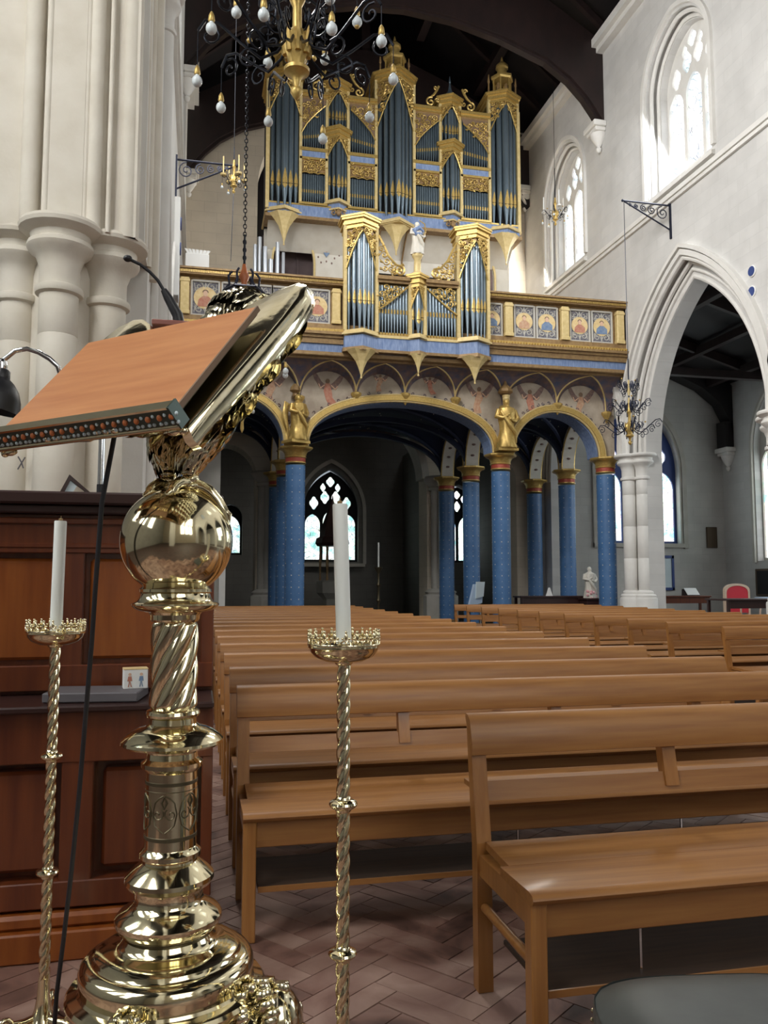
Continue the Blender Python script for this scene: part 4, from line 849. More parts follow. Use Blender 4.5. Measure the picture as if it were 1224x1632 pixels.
MB().tube([(.10, -.08, .35), (.17, -.08, .55), (.15, -.06, .70), (.02, -.06, .76)], [.012, .014, .014, .01], 6).build('harp_frame', M['gilt'], s3, smooth=60)
# small things on the gallery rail
o = empty('leaflet_box', (-.12, 17.2, 7.8), 0, 'white box of fanned papers on the left end of the gallery rail', 'box')
MB().bbox(-.24, .24, -.1, .12, 0, .32, .008).build('box_body', M['white'], o)
for k in range(7): a = (k-3)*.22; MB().prism([(.05*(k-3)-.03, .30), (.05*(k-3)+.03, .30), (.05*(k-3)+.03+.14*sin(a), .44), (.05*(k-3)-.03+.14*sin(a), .45)], -.02+k*.006, -.017+k*.006, 'xz').build('paper_sheet', M['white'], o)
# ------------------------------------------------------------------ chandeliers and brackets
def pbulb(par, x, y, ztop, drop, r=.032, holder='gilt'):
    p = MB().ell((x, y, ztop-drop-r*1.7), (r, r, r*1.08), 14, 10).lathe([(r*.42, ztop-drop-r*1.0), (r*.40, ztop-drop-r*.4)], 10, (x, y, 0)).build('bulb', M['bulb'], par, smooth=60)
    MB().lathe([(r*.45, ztop-drop-r*.5), (r*.62, ztop-drop-r*.2), (r*.5, ztop-drop+r*.8), (r*.25, ztop-drop+r*1.3), (r*.12, ztop-drop+r*1.5)], 10, (x, y, 0)).build('lamp_holder', M[holder], p, smooth=50)
    MB().tube([(x, y, ztop-drop+r), (x, y, ztop)], .003, 5).build('wire', M['iron'], p)
def chain(par, x, y, z0, z1, r=.011, step=.05):
    b = MB(); z = z0; k = 0
    while z < z1:
        h = step*.62; q = [(x+(r*1.6*cos(t) if k % 2 else 0), y+(0 if k % 2 else r*1.6*cos(t)), z+h*sin(t)) for t in [i*pi/4 for i in range(8)]]
        b.tube(q, r*.55, 4, closed=True); z += step; k += 1
    b.build('chain', M['iron'], par, kind='stuff', fix=False)
def iron_chandelier(x, y, z, R_, narm, off, lab, zt, tiers=((0, 1, 1),), bulbs=True, s=1.0, gold=True, name='iron_chandelier', ch=True):
    o = empty(name, (x, y, z), 0, lab, 'chandelier'); I = M['iron'] if bulbs else M['ironb']
    hz = 0
    b = MB().lathe([(.004, -.10*s), (.02*s, -.085*s), (.038*s, -.055*s), (.036*s, -.035*s), (.016*s, -.015*s), (.024*s, .02*s), (.035*s, .05*s), (.078*s, .075*s), (.08*s, .095*s), (.045*s, .115*s), (.05*s, .14*s), (.075*s, .20*s), (.085*s, .27*s), (.06*s, .33*s), (.03*s, .36*s), (.028*s, .5*s), (.05*s, .55*s), (.03*s, .6*s), (.025*s, .72*s)], 20,
           fn=lambda r, zz, a: r*(1+.09*sin(8*a)*(1 if .13*s < zz < .34*s else 0))); b.build('finial', M['gilt'], o, smooth=40)
    b = MB()
    for k in range(8):
        a = k*pi/4; b.tube([((.07+.02*t)*s*cos(a), (.07+.02*t)*s*sin(a), (.18+.17*t)*s) for t in (0, .5, 1)], [.02*s, .018*s, .003], 6)
    b.build('gilt_leaves', M['gilt'], o, smooth=50)
    if ch: MB().lathe([(.016*s, .7*s), (.012*s, min(zt-z, 1.6*s))], 8).build('stem', I, o, smooth=50)
    for (dz, kr, kn) in tiers:
        n = int(narm*kn); Rr = R_*kr
        for i in range(n):
            a = off+2*pi*i/n; ca, sa = cos(a), sin(a); P = lambda u, v: (u*ca, u*sa, v+dz)
            b = MB(); zz = .30*s
            pth = [(.04, zz+.02), (.12*Rr/.6, zz-.10*s), (.22*Rr/.6, zz-.15*s), (.34*Rr/.6, zz-.06*s), (.48*Rr/.6, zz+.06*s), (Rr*.93, zz+.07*s), (Rr, zz+.0*s)]
            b.tube([P(u, v) for u, v in pth], .0095*s, 6)
            b.tube([P(u, v) for u, v in spiral(Rr*.88, zz-.03*s, .07*s, 1.2, 1.3, 14, 1)], .007*s, 5)
            b.tube([P(u, v) for u, v in spiral(Rr*.48, zz-.16*s, .075*s, 2.2, 1.25, 14, -1)], .007*s, 5)
            b.tube([P(u, v) for u, v in spiral(Rr*.30, zz+.02*s, .07*s, 4, 1.2, 14, 1)], .007*s, 5)
            if not bulbs:
                for q in (.2, .36): b.tube([P(Rr*q, zz-.08*s), P(Rr*(q+.06), zz+.0*s), P(Rr*(q+.02), zz+.07*s)], [.007*s, .016*s, .003], 5)
            b.build('arm', I, o, smooth=50)
            if i % 2 == 0 and gold: MB().ell(P(Rr*.62, zz+.11*s), .018*s, 10, 8).build('gilt_ball', M['gilt'], o, smooth=60)
            if bulbs: pbulb(o, Rr*ca, Rr*sa, dz+zz, (.22+.05*((i*7) % 3-1))*s, .032*s)
    return o
c = iron_chandelier(.54, 4.85, 4.36, .60, 10, R(-6), 'large black iron scroll chandelier with pendant bulbs and gilt finial, nearest overhead', 16, ((0, 1, 1), (.36, .62, .6)))
chain(c, 0, 0, 1.5, 10.5, .012, .05)
c2 = iron_chandelier(.445, 9.0, 3.55, .50, 8, .3, 'iron chandelier with bulbs and glass drops hanging behind the brass eagle', 16, ((0, 1, 1), (.32, .55, .5)))
b = MB()
for k in range(6): a = k*pi/3; b.tube([(.22*cos(a), .22*sin(a), .95), (.16*cos(a), .16*sin(a), 1.02), (.17*cos(a), .17*sin(a), 1.12), (.13*cos(a), .13*sin(a), 1.17)], .014, 5); b.tube([(.22*cos(a), .22*sin(a), .95), (.22*cos(a+pi/3), .22*sin(a+pi/3), .95)], .016, 5)
b.build('iron_crown', M['ironb'], c2, smooth=50)
MB().lathe([(.02, .9), (.05, .98), (.03, 1.05), (.06, 1.12), (.03, 1.2), (.02, 1.26)], 10).build('copper_hook', M['orange'], c2, smooth=50)
chain(c2, 0, 0, 1.2, 11.3, .011, .045)
for k in range(5):
    a = k*1.26+.4; q = MB().tube([(.13*cos(a), .13*sin(a), .1), (.13*cos(a), .13*sin(a), -.32)], .004, 4).build('drop_wire', M['gilt'], c2)
    b = MB()
    for j, rr in enumerate((.016, .022, .028, .02)): b.ell((.13*cos(a), .13*sin(a), -.16-.07*j), (rr, rr, rr*1.3), 8, 6)
    b.build('glass_drops', M['bulb'], c2, smooth=60)
MB().lathe([(.005, -.62), (.02, -.58), (.015, -.5), (.035, -.44), (.02, -.38), (.045, -.30), (.03, -.2), (.015, -.1), (.02, 0)], 12).build('lower_finial', M['gilt'], c2, smooth=50)
c3 = iron_chandelier(8.52, 15.12, 4.2, .66, 6, .2, 'three-tiered blue-black leafy iron chandelier in front of the stone pier right of the gallery', 9, ((-.02, 1, 1), (.42, .68, 1), (.82, .42, .75)), bulbs=False, s=1.05)
MB().lathe([(.012, .7), (.03, .8), (.012, .9), (.035, 1.0), (.015, 1.1), (.02, 1.2), (.004, 1.32)], 10).build('top_finial', M['gilt_l'], c3, smooth=50)
MB().tube([(0, 0, 1.3), (0, 0, 5.03)], .008, 5).build('cord', M['iron'], c3)
c4 = iron_chandelier(.50, 14.3, 8.22, .22, 4, .4, 'small gilt chandelier with thin candles hung from the left wall bracket', 9, bulbs=True, s=.75)
for k in range(4): a = .4+k*pi/2; MB().lathe([(.05, .2), (.06, .23), (.012, .24), (.012, .55)], 10, (.2*cos(a), .2*sin(a), 0)).build('candle_arm', M['gilt_l'], c4)
MB().tube([(0, 0, -.05), (-.03, 0, -1.3)], .007, 5).tube([(0, 0, .5), (0, 0, 6.5)], .005, 5).build('cord', M['iron'], c4)
c5 = iron_chandelier(8.77, 19.0, 10.5, .33, 5, .4, 'small dark chandelier with bulbs in front of the far high window', 14.5, bulbs=True, s=.9)
for k in range(3): a = .4+k*2.1; MB().lathe([(.05, .3), (.06, .33), (.014, .34), (.014, .72)], 10, (.3*cos(a), .3*sin(a), 0)).build('candle_arm', M['white'], c5)
MB().tube([(0, 0, .6), (0, 0, 4.2)], .006, 5).build('cord', M['iron'], c5)
def bracket(x, y, sg, ln, lab, z=9.2):
    o = empty('wall_bracket', (x, y, z), 0, lab, 'bracket', 'iron wall brackets'); I = M['ironb']
    MB().box(min(0, sg*.03), max(0, sg*.03), -.025, .025, -.68, .12).build('back_plate', I, o)
    MB().tube([(0, 0, .04), (sg*ln, 0, .04)], .018, 6).tube([(sg*ln, 0, .03), (0, 0, -.5)], .016, 6).ell((sg*(ln+.03), 0, .04), .03, 8, 6).build('frame_bars', I, o, smooth=50)
    for u, v, r in ((.20, -.14, .15), (.46, -.10, .10), (.66, -.075, .075), (.83, -.05, .05), (.97, -.03, .035)):
        MB().tube([(sg*a*ln/1.12, 0, b_) for a, b_ in spiral(u, v, r, 1.5, 1.7, 20, sg)], .011, 5).build('scroll', I, o, smooth=50)
bracket(9.6, 15.12, -1, 1.08, 'blue-black iron scroll bracket on the right wall under the near high window')
bracket(-.5, 14.3, 1, 1.02, 'black iron scroll bracket on the left wall', 8.62)
def disc(x, y, z, lab, sg, plate=False):
    o = MB().lathe([(.105, 0), (.105, .02), (.09, .03)], 20).build('wall_speaker', M['white']); o.location = (x, y, z); o.rotation_euler = (0, sg*pi/2, 0)
    q = MB().lathe([(.088, .03), (.088, .035)], 20).build('speaker_grille', M['navy'], o); tag(o, lab, 'speaker', 'round wall speakers')
disc(9.6, 12.6, 6.87, 'upper round dark speaker on the right wall beside the big arch', -1); disc(9.6, 12.62, 6.5, 'lower round dark speaker on the right wall beside the big arch', -1)
o = empty('speaker_column', (-.5, 14.4, 6.2), 0, 'white speaker panel with two dark discs on the left wall below the bracket', 'speaker')
MB().bbox(0, .10, -.2, .2, 0, 1.75, .01).build('panel', M['white'], o)
for z in (.9, 1.35): q = MB().lathe([(.11, 0), (.11, .02)], 20).build('speaker_disc', M['navy'], o); q.location = (.10, 0, z); q.rotation_euler = (0, pi/2, 0)

# ------------------------------------------------------------------ pews
def make_pew(nb, bay=.73):
    o = empty('pew'); L_ = nb*bay; P_ = M['pew']; V_ = M['pewv']
    for x in (0, L_-.05):
        MB().prism([(-.035, 0), (.015, 0), (.02, .44), (.07, .855), (.035, .855), (-.03, .46)], x, x+.05, 'yz').build('leg', V_, o)
        MB().bbox(x+(.002 if x == 0 else 0), x+.05, -.47, -.42, 0, .43, .004).build('leg', V_, o)
        MB().prism([(-.02, .36), (-.42, .36), (-.42, .425), (-.02, .425)], x+.008, x+.042, 'yz').build('seat_bearer', V_, o)
        MB().tube([(x+.025, -.03, .26), (x+.025, -.42, .26)], [.015, .016], 10).build('stretcher', V_, o, smooth=50)
    for k in range(1, nb): x = k*bay; MB().prism([(-.0, .60), (.045, .60), (.08, .80), (.04, .80)], x-.025, x+.025, 'yz').build('back_post', V_, o)
    MB().prism([(-.002, .735), (.015, .73), (.038, .79), (.056, .83), (.068, .852), (.062, .863), (.042, .861), (.020, .845), (.008, .81), (-.004, .77)], -.004, L_+.004, 'yz').build('top_rail', P_, o, smooth=50)
    MB().prism([(.005, .585), (.03, .58), (.045, .64), (.02, .645)], .05, L_-.05, 'yz').build('lower_rail', P_, o)
    MB().prism([(.05, .60), (.19, .60), (.19, .618), (.05, .618)], .03, L_-.03, 'yz').build('book_shelf', P_, o)
    MB().prism([(-.03, .44), (-.235, .43), (-.235, .455), (-.03, .465)], .03, L_-.0, 'yz').build('seat_plank', P_, o)
    MB().prism([(-.24, .43), (-.465, .425), (-.485, .432), (-.492, .445), (-.485, .457), (-.46, .462), (-.24, .456)], -.012 if False else .0, L_, 'yz').build('seat_plank', P_, o, smooth=50)
    MB().bbox(.05, L_-.05, -.45, -.425, .33, .43, .003).build('apron', P_, o)
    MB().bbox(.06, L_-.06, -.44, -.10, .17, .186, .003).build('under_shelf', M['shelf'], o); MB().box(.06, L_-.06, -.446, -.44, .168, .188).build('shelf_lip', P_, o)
    for k in range(nb): MB().tube([((k+.5)*bay, -.40, .186), ((k+.5)*bay, -.40, .34)], .006, 6).build('steel_rod', M['chrome'], o)
    return o
pA = make_pew(4); pB = make_pew(3)
pB.location = (.90, 2.66, 0); tag(pB, 'golden oak slatted pew nearest the camera, standing alone at lower right', 'pew', 'oak pews')
ords = ['first', 'second', 'third', 'fourth', 'fifth', 'sixth', 'seventh', 'eighth', 'ninth', 'tenth', 'eleventh', 'twelfth', 'thirteenth', 'fourteenth', 'fifteenth', 'sixteenth']
YL = [3.62, 4.44, 5.34, 6.22, 7.12, 8.06, 9.0, 9.94, 10.88, 11.82, 12.76, 13.7, 14.64, 15.58, 16.4]
YR = [6.6, 7.52, 8.56, 9.45, 10.35, 11.28, 12.2, 13.1, 14.0, 14.9, 15.8, 16.6]
used = False
for blk, (xs, ys) in (('left block counted from the nearest pew', (.18, YL)), ('right block counted from the camera', (5.25, YR))):
    for k, y in enumerate(ys):
        p = dup(pA) if used else pA; used = True; p.location = (xs, y, 0); p.rotation_euler = (0, 0, 0)
        tag(p, 'golden oak pew, %s of the %s' % (ords[k], blk), 'pew', 'oak pews')

# ------------------------------------------------------------------ far furniture
def table(name, x0, x1, y0, y1, z, m, lab, panel=False):
    o = empty(name, ((x0+x1)/2, (y0+y1)/2, 0), 0, lab, 'table'); a, c_ = (x1-x0)/2, (y1-y0)/2
    MB().bbox(-a, a, -c_, c_, z-.04, z, .006).build('table_top', m, o)
    for sx in (-1, 1):
        for sy in (-1, 1): MB().bbox(sx*(a-.06)-.03, sx*(a-.06)+.03, sy*(c_-.06)-.03, sy*(c_-.06)+.03, 0, z-.04, .004).build('leg', m, o)
    MB().box(-a+.06, a-.06, -c_+.04, -c_+.06, z-.2, z-.04).build('apron', m, o); return o
table('long_table', 10.75, 14.9, 15.3, 16.1, .98, M['deskd'], 'long dark table in the right aisle, in front of the red chair')
o = MB().bbox(12.0, 14.5, 15.28, 16.12, .983, 1.0, .004).box(12.0, 14.5, 15.27, 15.28, .86, 1.0).build('table_cloth', M['clothb']); tag(o, 'blue and white cloth spread over the right part of the long dark table', 'cloth')
table('side_table', 11.2, 13.3, 19.6, 20.1, .98, M['desk'], 'dark red-brown table against the far aisle wall, below the blue framed board')
o = empty('book_stand', (12.85, 19.85, .98), 0, 'small stand holding an open pale book on the side table', 'book stand')
MB().prism([(-.12, 0), (.12, 0), (.10, .17), (.07, .17)], -.2, .2, 'yz').build('stand', M['deskd'], o); MB().prism([(-.14, .02), (-.12, .02), (.06, .20), (.04, .20)], -.18, .18, 'yz').build('open_book', M['white'], o)
o = empty('red_armchair', (12.35, 17.2, 0), .1, 'red upholstered chair with pale curved frame in the right aisle', 'chair')
def backshape(s, z0, z1): return [(-s, z0)]+[(-s*cos(pi*k/12)*(1.0), z1-.17+.17*sin(pi*k/12)**.8) for k in range(13)]+[(s, z0)]
MB().prism(backshape(.31, .62, 1.25), .0, .07, 'xz').build('backrest', M['redfab'], o); MB().ring(backshape(.36, .5, 1.30), backshape(.31, .5, 1.25), -.01, .06, 'xz').build('back_frame', M['chairw'], o)
MB().bbox(-.27, .27, -.5, .05, .42, .54, .03).build('seat', M['redfab'], o)
for sx in (-1, 1):
    for y in (-.45, .02): MB().lathe([(.02, 0), (.03, .3), (.035, .44)], 8, (sx*.24, y, 0)).build('leg', M['chairw'], o)
    MB().tube([(sx*.27, .0, .85), (sx*.29, -.25, .78), (sx*.28, -.42, .74), (sx*.26, -.40, .5)], .022, 6).build('armrest', M['chairw'], o, smooth=50)
o = empty('notice_board', (13.35, 22.5, 0), 0, 'blue framed notice board with pale sheets on the far aisle wall under the window', 'notice board')
b = MB()
for a, b_, c_, d in ((-.65, .65, 2.06, 2.14), (-.65, .65, 1.1, 1.18), (-.65, -.58, 1.1, 2.14), (.58, .65, 1.1, 2.14), (-.03, .03, 1.1, 2.14)): b.box(a, b_, -.06, 0, c_, d)
b.build('frame', M['navy'], o)
for sg in (-1, 1): MB().box(sg*.305-.275, sg*.305+.275, -.03, -.01, 1.18, 2.06).build('pinned_sheet', M['paper'], o)
o = MB().bbox(15.15, 15.5, 22.44, 22.5, 2.38, 3.02, .01).build('wall_plaque', M['bronze']); tag(o, 'small dark bronze plaque on the far aisle wall near the corner', 'plaque')
o = MB().bbox(15.72, 15.8, 19.6, 21.05, .95, 1.72, .01).build('memorial_slab', M['bronze']); MB().box(15.705, 15.72, 19.7, 20.95, 1.0, 1.66).build('slab_face', M['black'], o); tag(o, 'dark memorial tablet under the aisle window at right edge', 'tablet')
table('vestment_table', 7.55, 9.35, 18.7, 19.2, 1.0, M['deskd'], 'dark table between two columns under the right gallery arch')
o = figure('madonna_statuette', 9.28, 18.55, .95, .75, M['creamw'], 'small pale statuette with pink flowers beside the right blue column', 'statuette'); b = MB(); rnd = random.Random(2)
for k in range(16): b.ell((rnd.uniform(-.12, .12), -.1+rnd.uniform(-.05, .05), rnd.uniform(0, .22)), .035, 6, 5)
b.build('flowers', mat('pink_flowers', (.75, .40, .42), rough=.8), o, kind='stuff')
o = empty('statuette_plinth', (9.28, 18.5, 0), 0, 'dark plinth under the pale statuette', 'plinth'); MB().bbox(-.2, .2, -.2, .2, 0, .9, .01).build('plinth_body', M['deskd'], o); MB().bbox(-.23, .23, -.23, .23, .9, .95, .01).build('plinth_cap', M['deskd'], o)
o = empty('prayer_card', (8.4, 18.95, 1.0), 0, 'small white card standing on the dark table', 'card'); MB().prism([(-.09, 0), (.09, 0), (.02, .2), (-.02, .2)], -.01, .01, 'xz').build('card_face', M['white'], o)
o = empty('draped_stand', (6.35, 18.55, 0), .3, 'low stand draped in pale blue and white cloth by the tall blue column', 'stand')
MB().prism([(-.2, .75), (.18, .85), (.22, 1.30), (-.04, 1.28)], -.05, .02, 'xz').build('pale_drape', M['clothb'], o); MB().prism([(-.02, .95), (.20, 1.0), (.24, 1.34), (.0, 1.34)], -.08, -.05, 'xz').build('white_cloth', M['paper'], o)
for x in (-.15, .15): MB().box(x-.015, x+.015, -.02, .02, 0, .86).build('leg', M['chrome'], o)
o = empty('paschal_candlestick', (4.58, 21.0, 0), 0, 'tall dark candlestick with thin white candle in the shadow under the gallery', 'candlestick')
MB().lathe([(.2, 0), (.2, .04), (.05, .12), (.03, .3), (.06, .4), (.03, .5), (.03, .8), (.06, .86), (.03, .92), (.03, 1.2), (.065, 1.26), (.03, 1.32), (.03, 1.55), (.05, 1.6), (.1, 1.68), (.11, 1.72), (.02, 1.73)], 14).build('stem', M['brass_k'], o, smooth=40); MB().lathe([(.022, 1.73), (.022, 2.36)], 12).build('candle', M['wax'], o, smooth=40)
o = empty('baptismal_font', (4.25, 26.5, 0), 0, 'dark font with tall spired wooden cover before the stained west window', 'font'); D_ = M['deskd']
MB().lathe([(.5, 0), (.5, .2), (.3, .3), (.3, .8), (.5, 1.0), (.52, 1.35), (.45, 1.4)], 8).build('font_bowl', M['stone_d'], o); 
for k in range(8): a = k*pi/4+.2; MB().lathe([(.03, 1.4), (.02, 1.6), (.035, 2.0), (.02, 2.3), (.03, 2.55)], 6, (.42*cos(a), .42*sin(a), 0)).build('cover_post', M['gilt_d'], o)
MB().lathe([(.5, 2.5), (.56, 2.6), (.52, 2.75), (.42, 2.8), (.36, 3.1), (.22, 3.5), (.12, 3.75), (.03, 4.0), (.01, 4.15)], 8).build('spired_cover', D_, o)
# ------------------------------------------------------------------ panelled clergy desk on the left
o = empty('panelled_desk', (0, 0, 0), 0, 'dark mahogany panelled stall front with shelf behind the lectern', 'desk')
D1, D2 = M['desk'], M['desk2']; XR = .07
MB().bbox(-2.4, XR+.03, 3.42, 4.1, 1.61, 1.66, .008).bbox(-2.4, XR+.015, 3.45, 4.1, 1.575, 1.61, .006).build('top_ledge', M['deskd'], o)
MB().box(-2.4, XR, 3.54, 4.05, .86, 1.575).box(-2.4, XR, 3.30, 4.05, .04, .84).build('carcass', D1, o)
for x0, x1 in ((-2.4, -2.28), (-1.42, -1.32), (-.53, -.44), (XR-.05, XR)): MB().bbox(x0, x1, 3.50, 3.54, .88, 1.575, .004).build('stile', D1, o)
for z0, z1 in ((.88, .98), (1.42, 1.575)): MB().bbox(-2.4, XR, 3.495, 3.54, z0, z1, .004).build('rail', D1, o)
for x0, x1 in ((-2.28, -1.42), (-1.32, -.53), (-.44, XR-.05)): MB().bbox(x0+.02, x1-.02, 3.52, 3.55, 1.0, 1.40, .012).build('raised_panel', D2, o)
MB().bbox(-2.4, XR, 3.49, 3.52, 1.44, 1.46, .004).bbox(-2.4, XR, 3.48, 3.52, 1.535, 1.56, .004).build('frieze_moulding', D1, o)
MB().bbox(-2.4, XR, 3.17, 3.54, .84, .865, .006).build('book_ledge', M['deskd'], o)
for x0, x1 in ((-2.4, -2.28), (-1.42, -1.32), (-.46, -.35), (XR-.04, XR)): MB().bbox(x0, x1, 3.21, 3.30, .16, .84, .004).build('stile', D1, o)
for z0, z1 in ((.16, .25), (.66, .84)): MB().bbox(-2.4, XR, 3.205, 3.30, z0, z1, .004).build('rail', D1, o)
for x0, x1 in ((-2.28, -1.42), (-1.32, -.46), (-.35, XR-.04)): MB().bbox(x0+.03, x1-.03, 3.235, 3.30, .28, .63, .012).build('raised_panel', D1, o)
MB().bbox(-2.4, XR+.0, 3.15, 3.30, 0, .10, .006).bbox(-2.4, XR, 3.18, 3.30, .10, .15, .012).build('plinth', D2, o)
o = empty('closed_book', (-.36, 3.34, .867), -.12, 'large grey closed book lying on the desk ledge', 'book'); MB().bbox(-.17, .17, -.11, .11, 0, .035, .004).build('cover', M['book'], o); MB().box(-.16, .165, -.105, .1, .006, .029).build('page_block', M['book'], o)
o = empty('painted_tin', (-.225, 3.36, .90), .15, 'small white tin painted with two little figures, on the grey book', 'tin')
MB().bbox(-.045, .045, -.03, .03, 0, .075, .003).build('tin_body', M['white'], o); MB().bbox(-.046, .046, -.031, .031, .072, .078, .002).build('tin_lid', M['roundel'], o)
for x, m in ((-.022, 'p_red'), (.020, 'p_blue')):
    MB().prism([(x-.007, .008), (x-.002, .03), (x-.009, .03), (x-.006, .048), (x+.006, .048), (x+.009, .03), (x+.002, .03), (x+.008, .008), (x+.004, .008), (x, .025), (x-.003, .008)], -.0312, -.030, 'xz').build('painted_figure', M[m], o); MB().prism([(x+.006*cos(k*pi/4), .055+.006*sin(k*pi/4)) for k in range(8)], -.0312, -.030, 'xz').build('painted_head', M['p_skin'], o)
o = empty('picture_frame', (-.49, 3.58, 1.66), .2, 'dark framed picture lying tilted on top of the desk', 'frame')
MB().prism([(-.07, 0), (-.03, .085), (.07, .0), (.055, .0), (-.025, .062), (-.052, 0)], -.01, .01, 'xz').build('frame_bar', M['deskd'], o); MB().prism([(-.052, 0), (-.025, .062), (.0, .04), (-.02, .0)], -.004, .006, 'xz').build('picture_sheet', M['paper'], o)
o = empty('chrome_post', (-.41, 3.7, 1.66), 0, 'slender chrome microphone post standing on the desk top under the lectern board', 'post'); MB().lathe([(.03, 0), (.03, .008), (.014, .012), (.0135, .34)], 14).build('post_tube', M['chrome'], o, smooth=40); MB().lathe([(.016, .0), (.016, .05)], 12, (0, 0, .012)).build('collar', M['plastic'], o, smooth=40)
# leather stool
o = empty('leather_stool', (1.075, 1.455, 0), R(-9), 'grey leather padded stool with studded edge at the lower right corner', 'stool')
def cush(u, v):
    x = (u-.5)*.58; y = (v-.5)*.58; e = max(abs(u-.5), abs(v-.5))*2
    k = ((abs(2*u-1)**4+abs(2*v-1)**4)**.25); f = 1 if k < 1 else 1/k
    return (x*f*1.0, y*f*1.0, .42+.035*(1-min(1, k)**6))
b = MB().grid(cush, 24, 24); b.build('leather_pad', M['cush'], o, smooth=60, fix=False)
def se(a, r): c_, s_ = cos(a), sin(a); k = (abs(c_)**4+abs(s_)**4)**.25; return (r*c_/k, r*s_/k)
b = MB(); ring1 = [se(2*pi*k/48, .29) for k in range(48)]
b.add([(x, y, .425) for x, y in ring1]+[(x*1.01, y*1.01, .405) for x, y in ring1]+[(x, y, .37) for x, y in ring1], [(k, (k+1) % 48, 48+(k+1) % 48, 48+k) for k in range(48)]+[(48+k, 48+(k+1) % 48, 96+(k+1) % 48, 96+k) for k in range(48)]); b.build('leather_side', M['cush'], o, smooth=60, fix=False)
b = MB()
for k in range(56): x, y = se(2*pi*k/56, .294); b.ell((x, y, .392), .005, 6, 4)
b.build('brass_studs', M['brass'], o, kind='stuff')
MB().bbox(-.23, .23, -.23, .23, .33, .375, .005).build('stool_frame', M['deskd'], o)
for sx in (-1, 1):
    for sy in (-1, 1): MB().bbox(sx*.2-.02, sx*.2+.02, sy*.2-.02, sy*.2+.02, 0, .33, .004).build('leg', M['deskd'], o)
# ------------------------------------------------------------------ brass eagle lectern
LC = (-.052, 2.163); LR = R(-43)
E = empty('eagle_lectern', (LC[0], LC[1], 0), LR, 'polished brass eagle lectern with orange wooden book board, standing on a ball and turned pillar', 'lectern')
B = M['brass']; BF = M['brass_f']
# turned base and pillar
MB().lathe([(.19, .09), (.20, .13), (.203, .27), (.212, .298), (.230, .314), (.2345, .322), (.2345, .329), (.229, .337), (.217, .341), (.208, .344), (.2035, .350), (.204, .362), (.2065, .373), (.2065, .383), (.203, .394), (.195, .403), (.183, .408), (.175, .4095), (.171, .414), (.169, .420), (.158, .426), (.140, .430), (.122, .434), (.113, .440), (.108, .448), (.104, .455)], 72).build('stepped_base', B, E, smooth=30)
MB().lathe([(.098, .450), (.098, .462)], 48).build('dark_groove', M['brass_k'], E, smooth=40)
MB().lathe([(.100, .462), (.114, .467), (.121, .475), (.127, .487), (.127, .497), (.118, .508), (.098, .520), (.086, .53), (.082, .537), (.081, .560), (.084, .566), (.101, .572), (.107, .582), (.106, .592), (.092, .606), (.078, .618), (.067, .626), (.066, .631), (.074, .638), (.074, .648), (.066, .655), (.063, .66)], 64).build('pillar_foot', B, E, smooth=30)
MB().lathe([(.0625, .655), (.0625, .842)], 64).build('engraved_drum', B, E, smooth=40)
b = MB()
for z0, z1 in ((.682, .692), (.812, .821), (.7975, .80)): MB().lathe([(.0624, z0), (.0634, z0+.001), (.0634, z1-.001), (.0624, z1)], 64, caps=False).build('engraved_band', M['brass_k'], E, smooth=40, fix=False)
b = MB()
def cyl(u, z, r=.0632): return (r*cos(u/r), r*sin(u/r), z)
for k in range(6):
    u0 = 2*pi*.0632*k/6
    for sg in (-1, 1):
        b.tube([cyl(u0+sg*a, z) for a, z in spiral(.016, .748, .016, 2.2, 1.2, 14, 1)], .0016, 4)
        b.tube([cyl(u0+sg*a, z) for a, z in ((.002, .705), (.012, .712), (.024, .722), (.030, .748), (.024, .775), (.012, .787), (.002, .792))], .0018, 4)
        b.tube([cyl(u0+sg*a, z) for a, z in ((.0, .76), (.006, .775), (.0, .79))], [.001, .003, .001], 4)
b.build('engraved_scrolls', M['brass_k'], E, smooth=50, fix=False)
MB().lathe([(.0625, .840), (.068, .845), (.0745, .852), (.0745, .862), (.066, .868), (.0625, .872), (.0615, .885), (.064, .89), (.09, .898), (.118, .903), (.125, .909), (.124, .916), (.114, .926), (.098, .937), (.082, .944), (.066, .948), (.058, .955), (.057, .968), (.064, .973), (.066, .979), (.064, .986), (.056, .99)], 64).build('pillar_knop', B, E, smooth=30)
MB().lathe([(.052+.0*i, .985+.225*i/70) for i in range(71)], 96, fn=lambda r, z, a: .0475+.0115*abs(sin(3*(a-(z-.985)*13)))**.75*min(1, (z-.985)*60+.15, (1.212-z)*60+.15)).build('twisted_shaft', B, E, smooth=60)
MB().lathe([(.056, 1.205), (.060, 1.21), (.061, 1.222), (.066, 1.228), (.09, 1.233), (.1, 1.238), (.108, 1.246), (.108, 1.25), (.095, 1.255), (.088, 1.263), (.085, 1.275), (.089, 1.279), (.089, 1.286), (.084, 1.29), (.080, 1.296), (.07, 1.298)], 64).build('ball_socket', B, E, smooth=30)
MB().ell((0, 0, 1.407), (.140, .140, .139), 72, 48).build('globe', B, E, smooth=60)
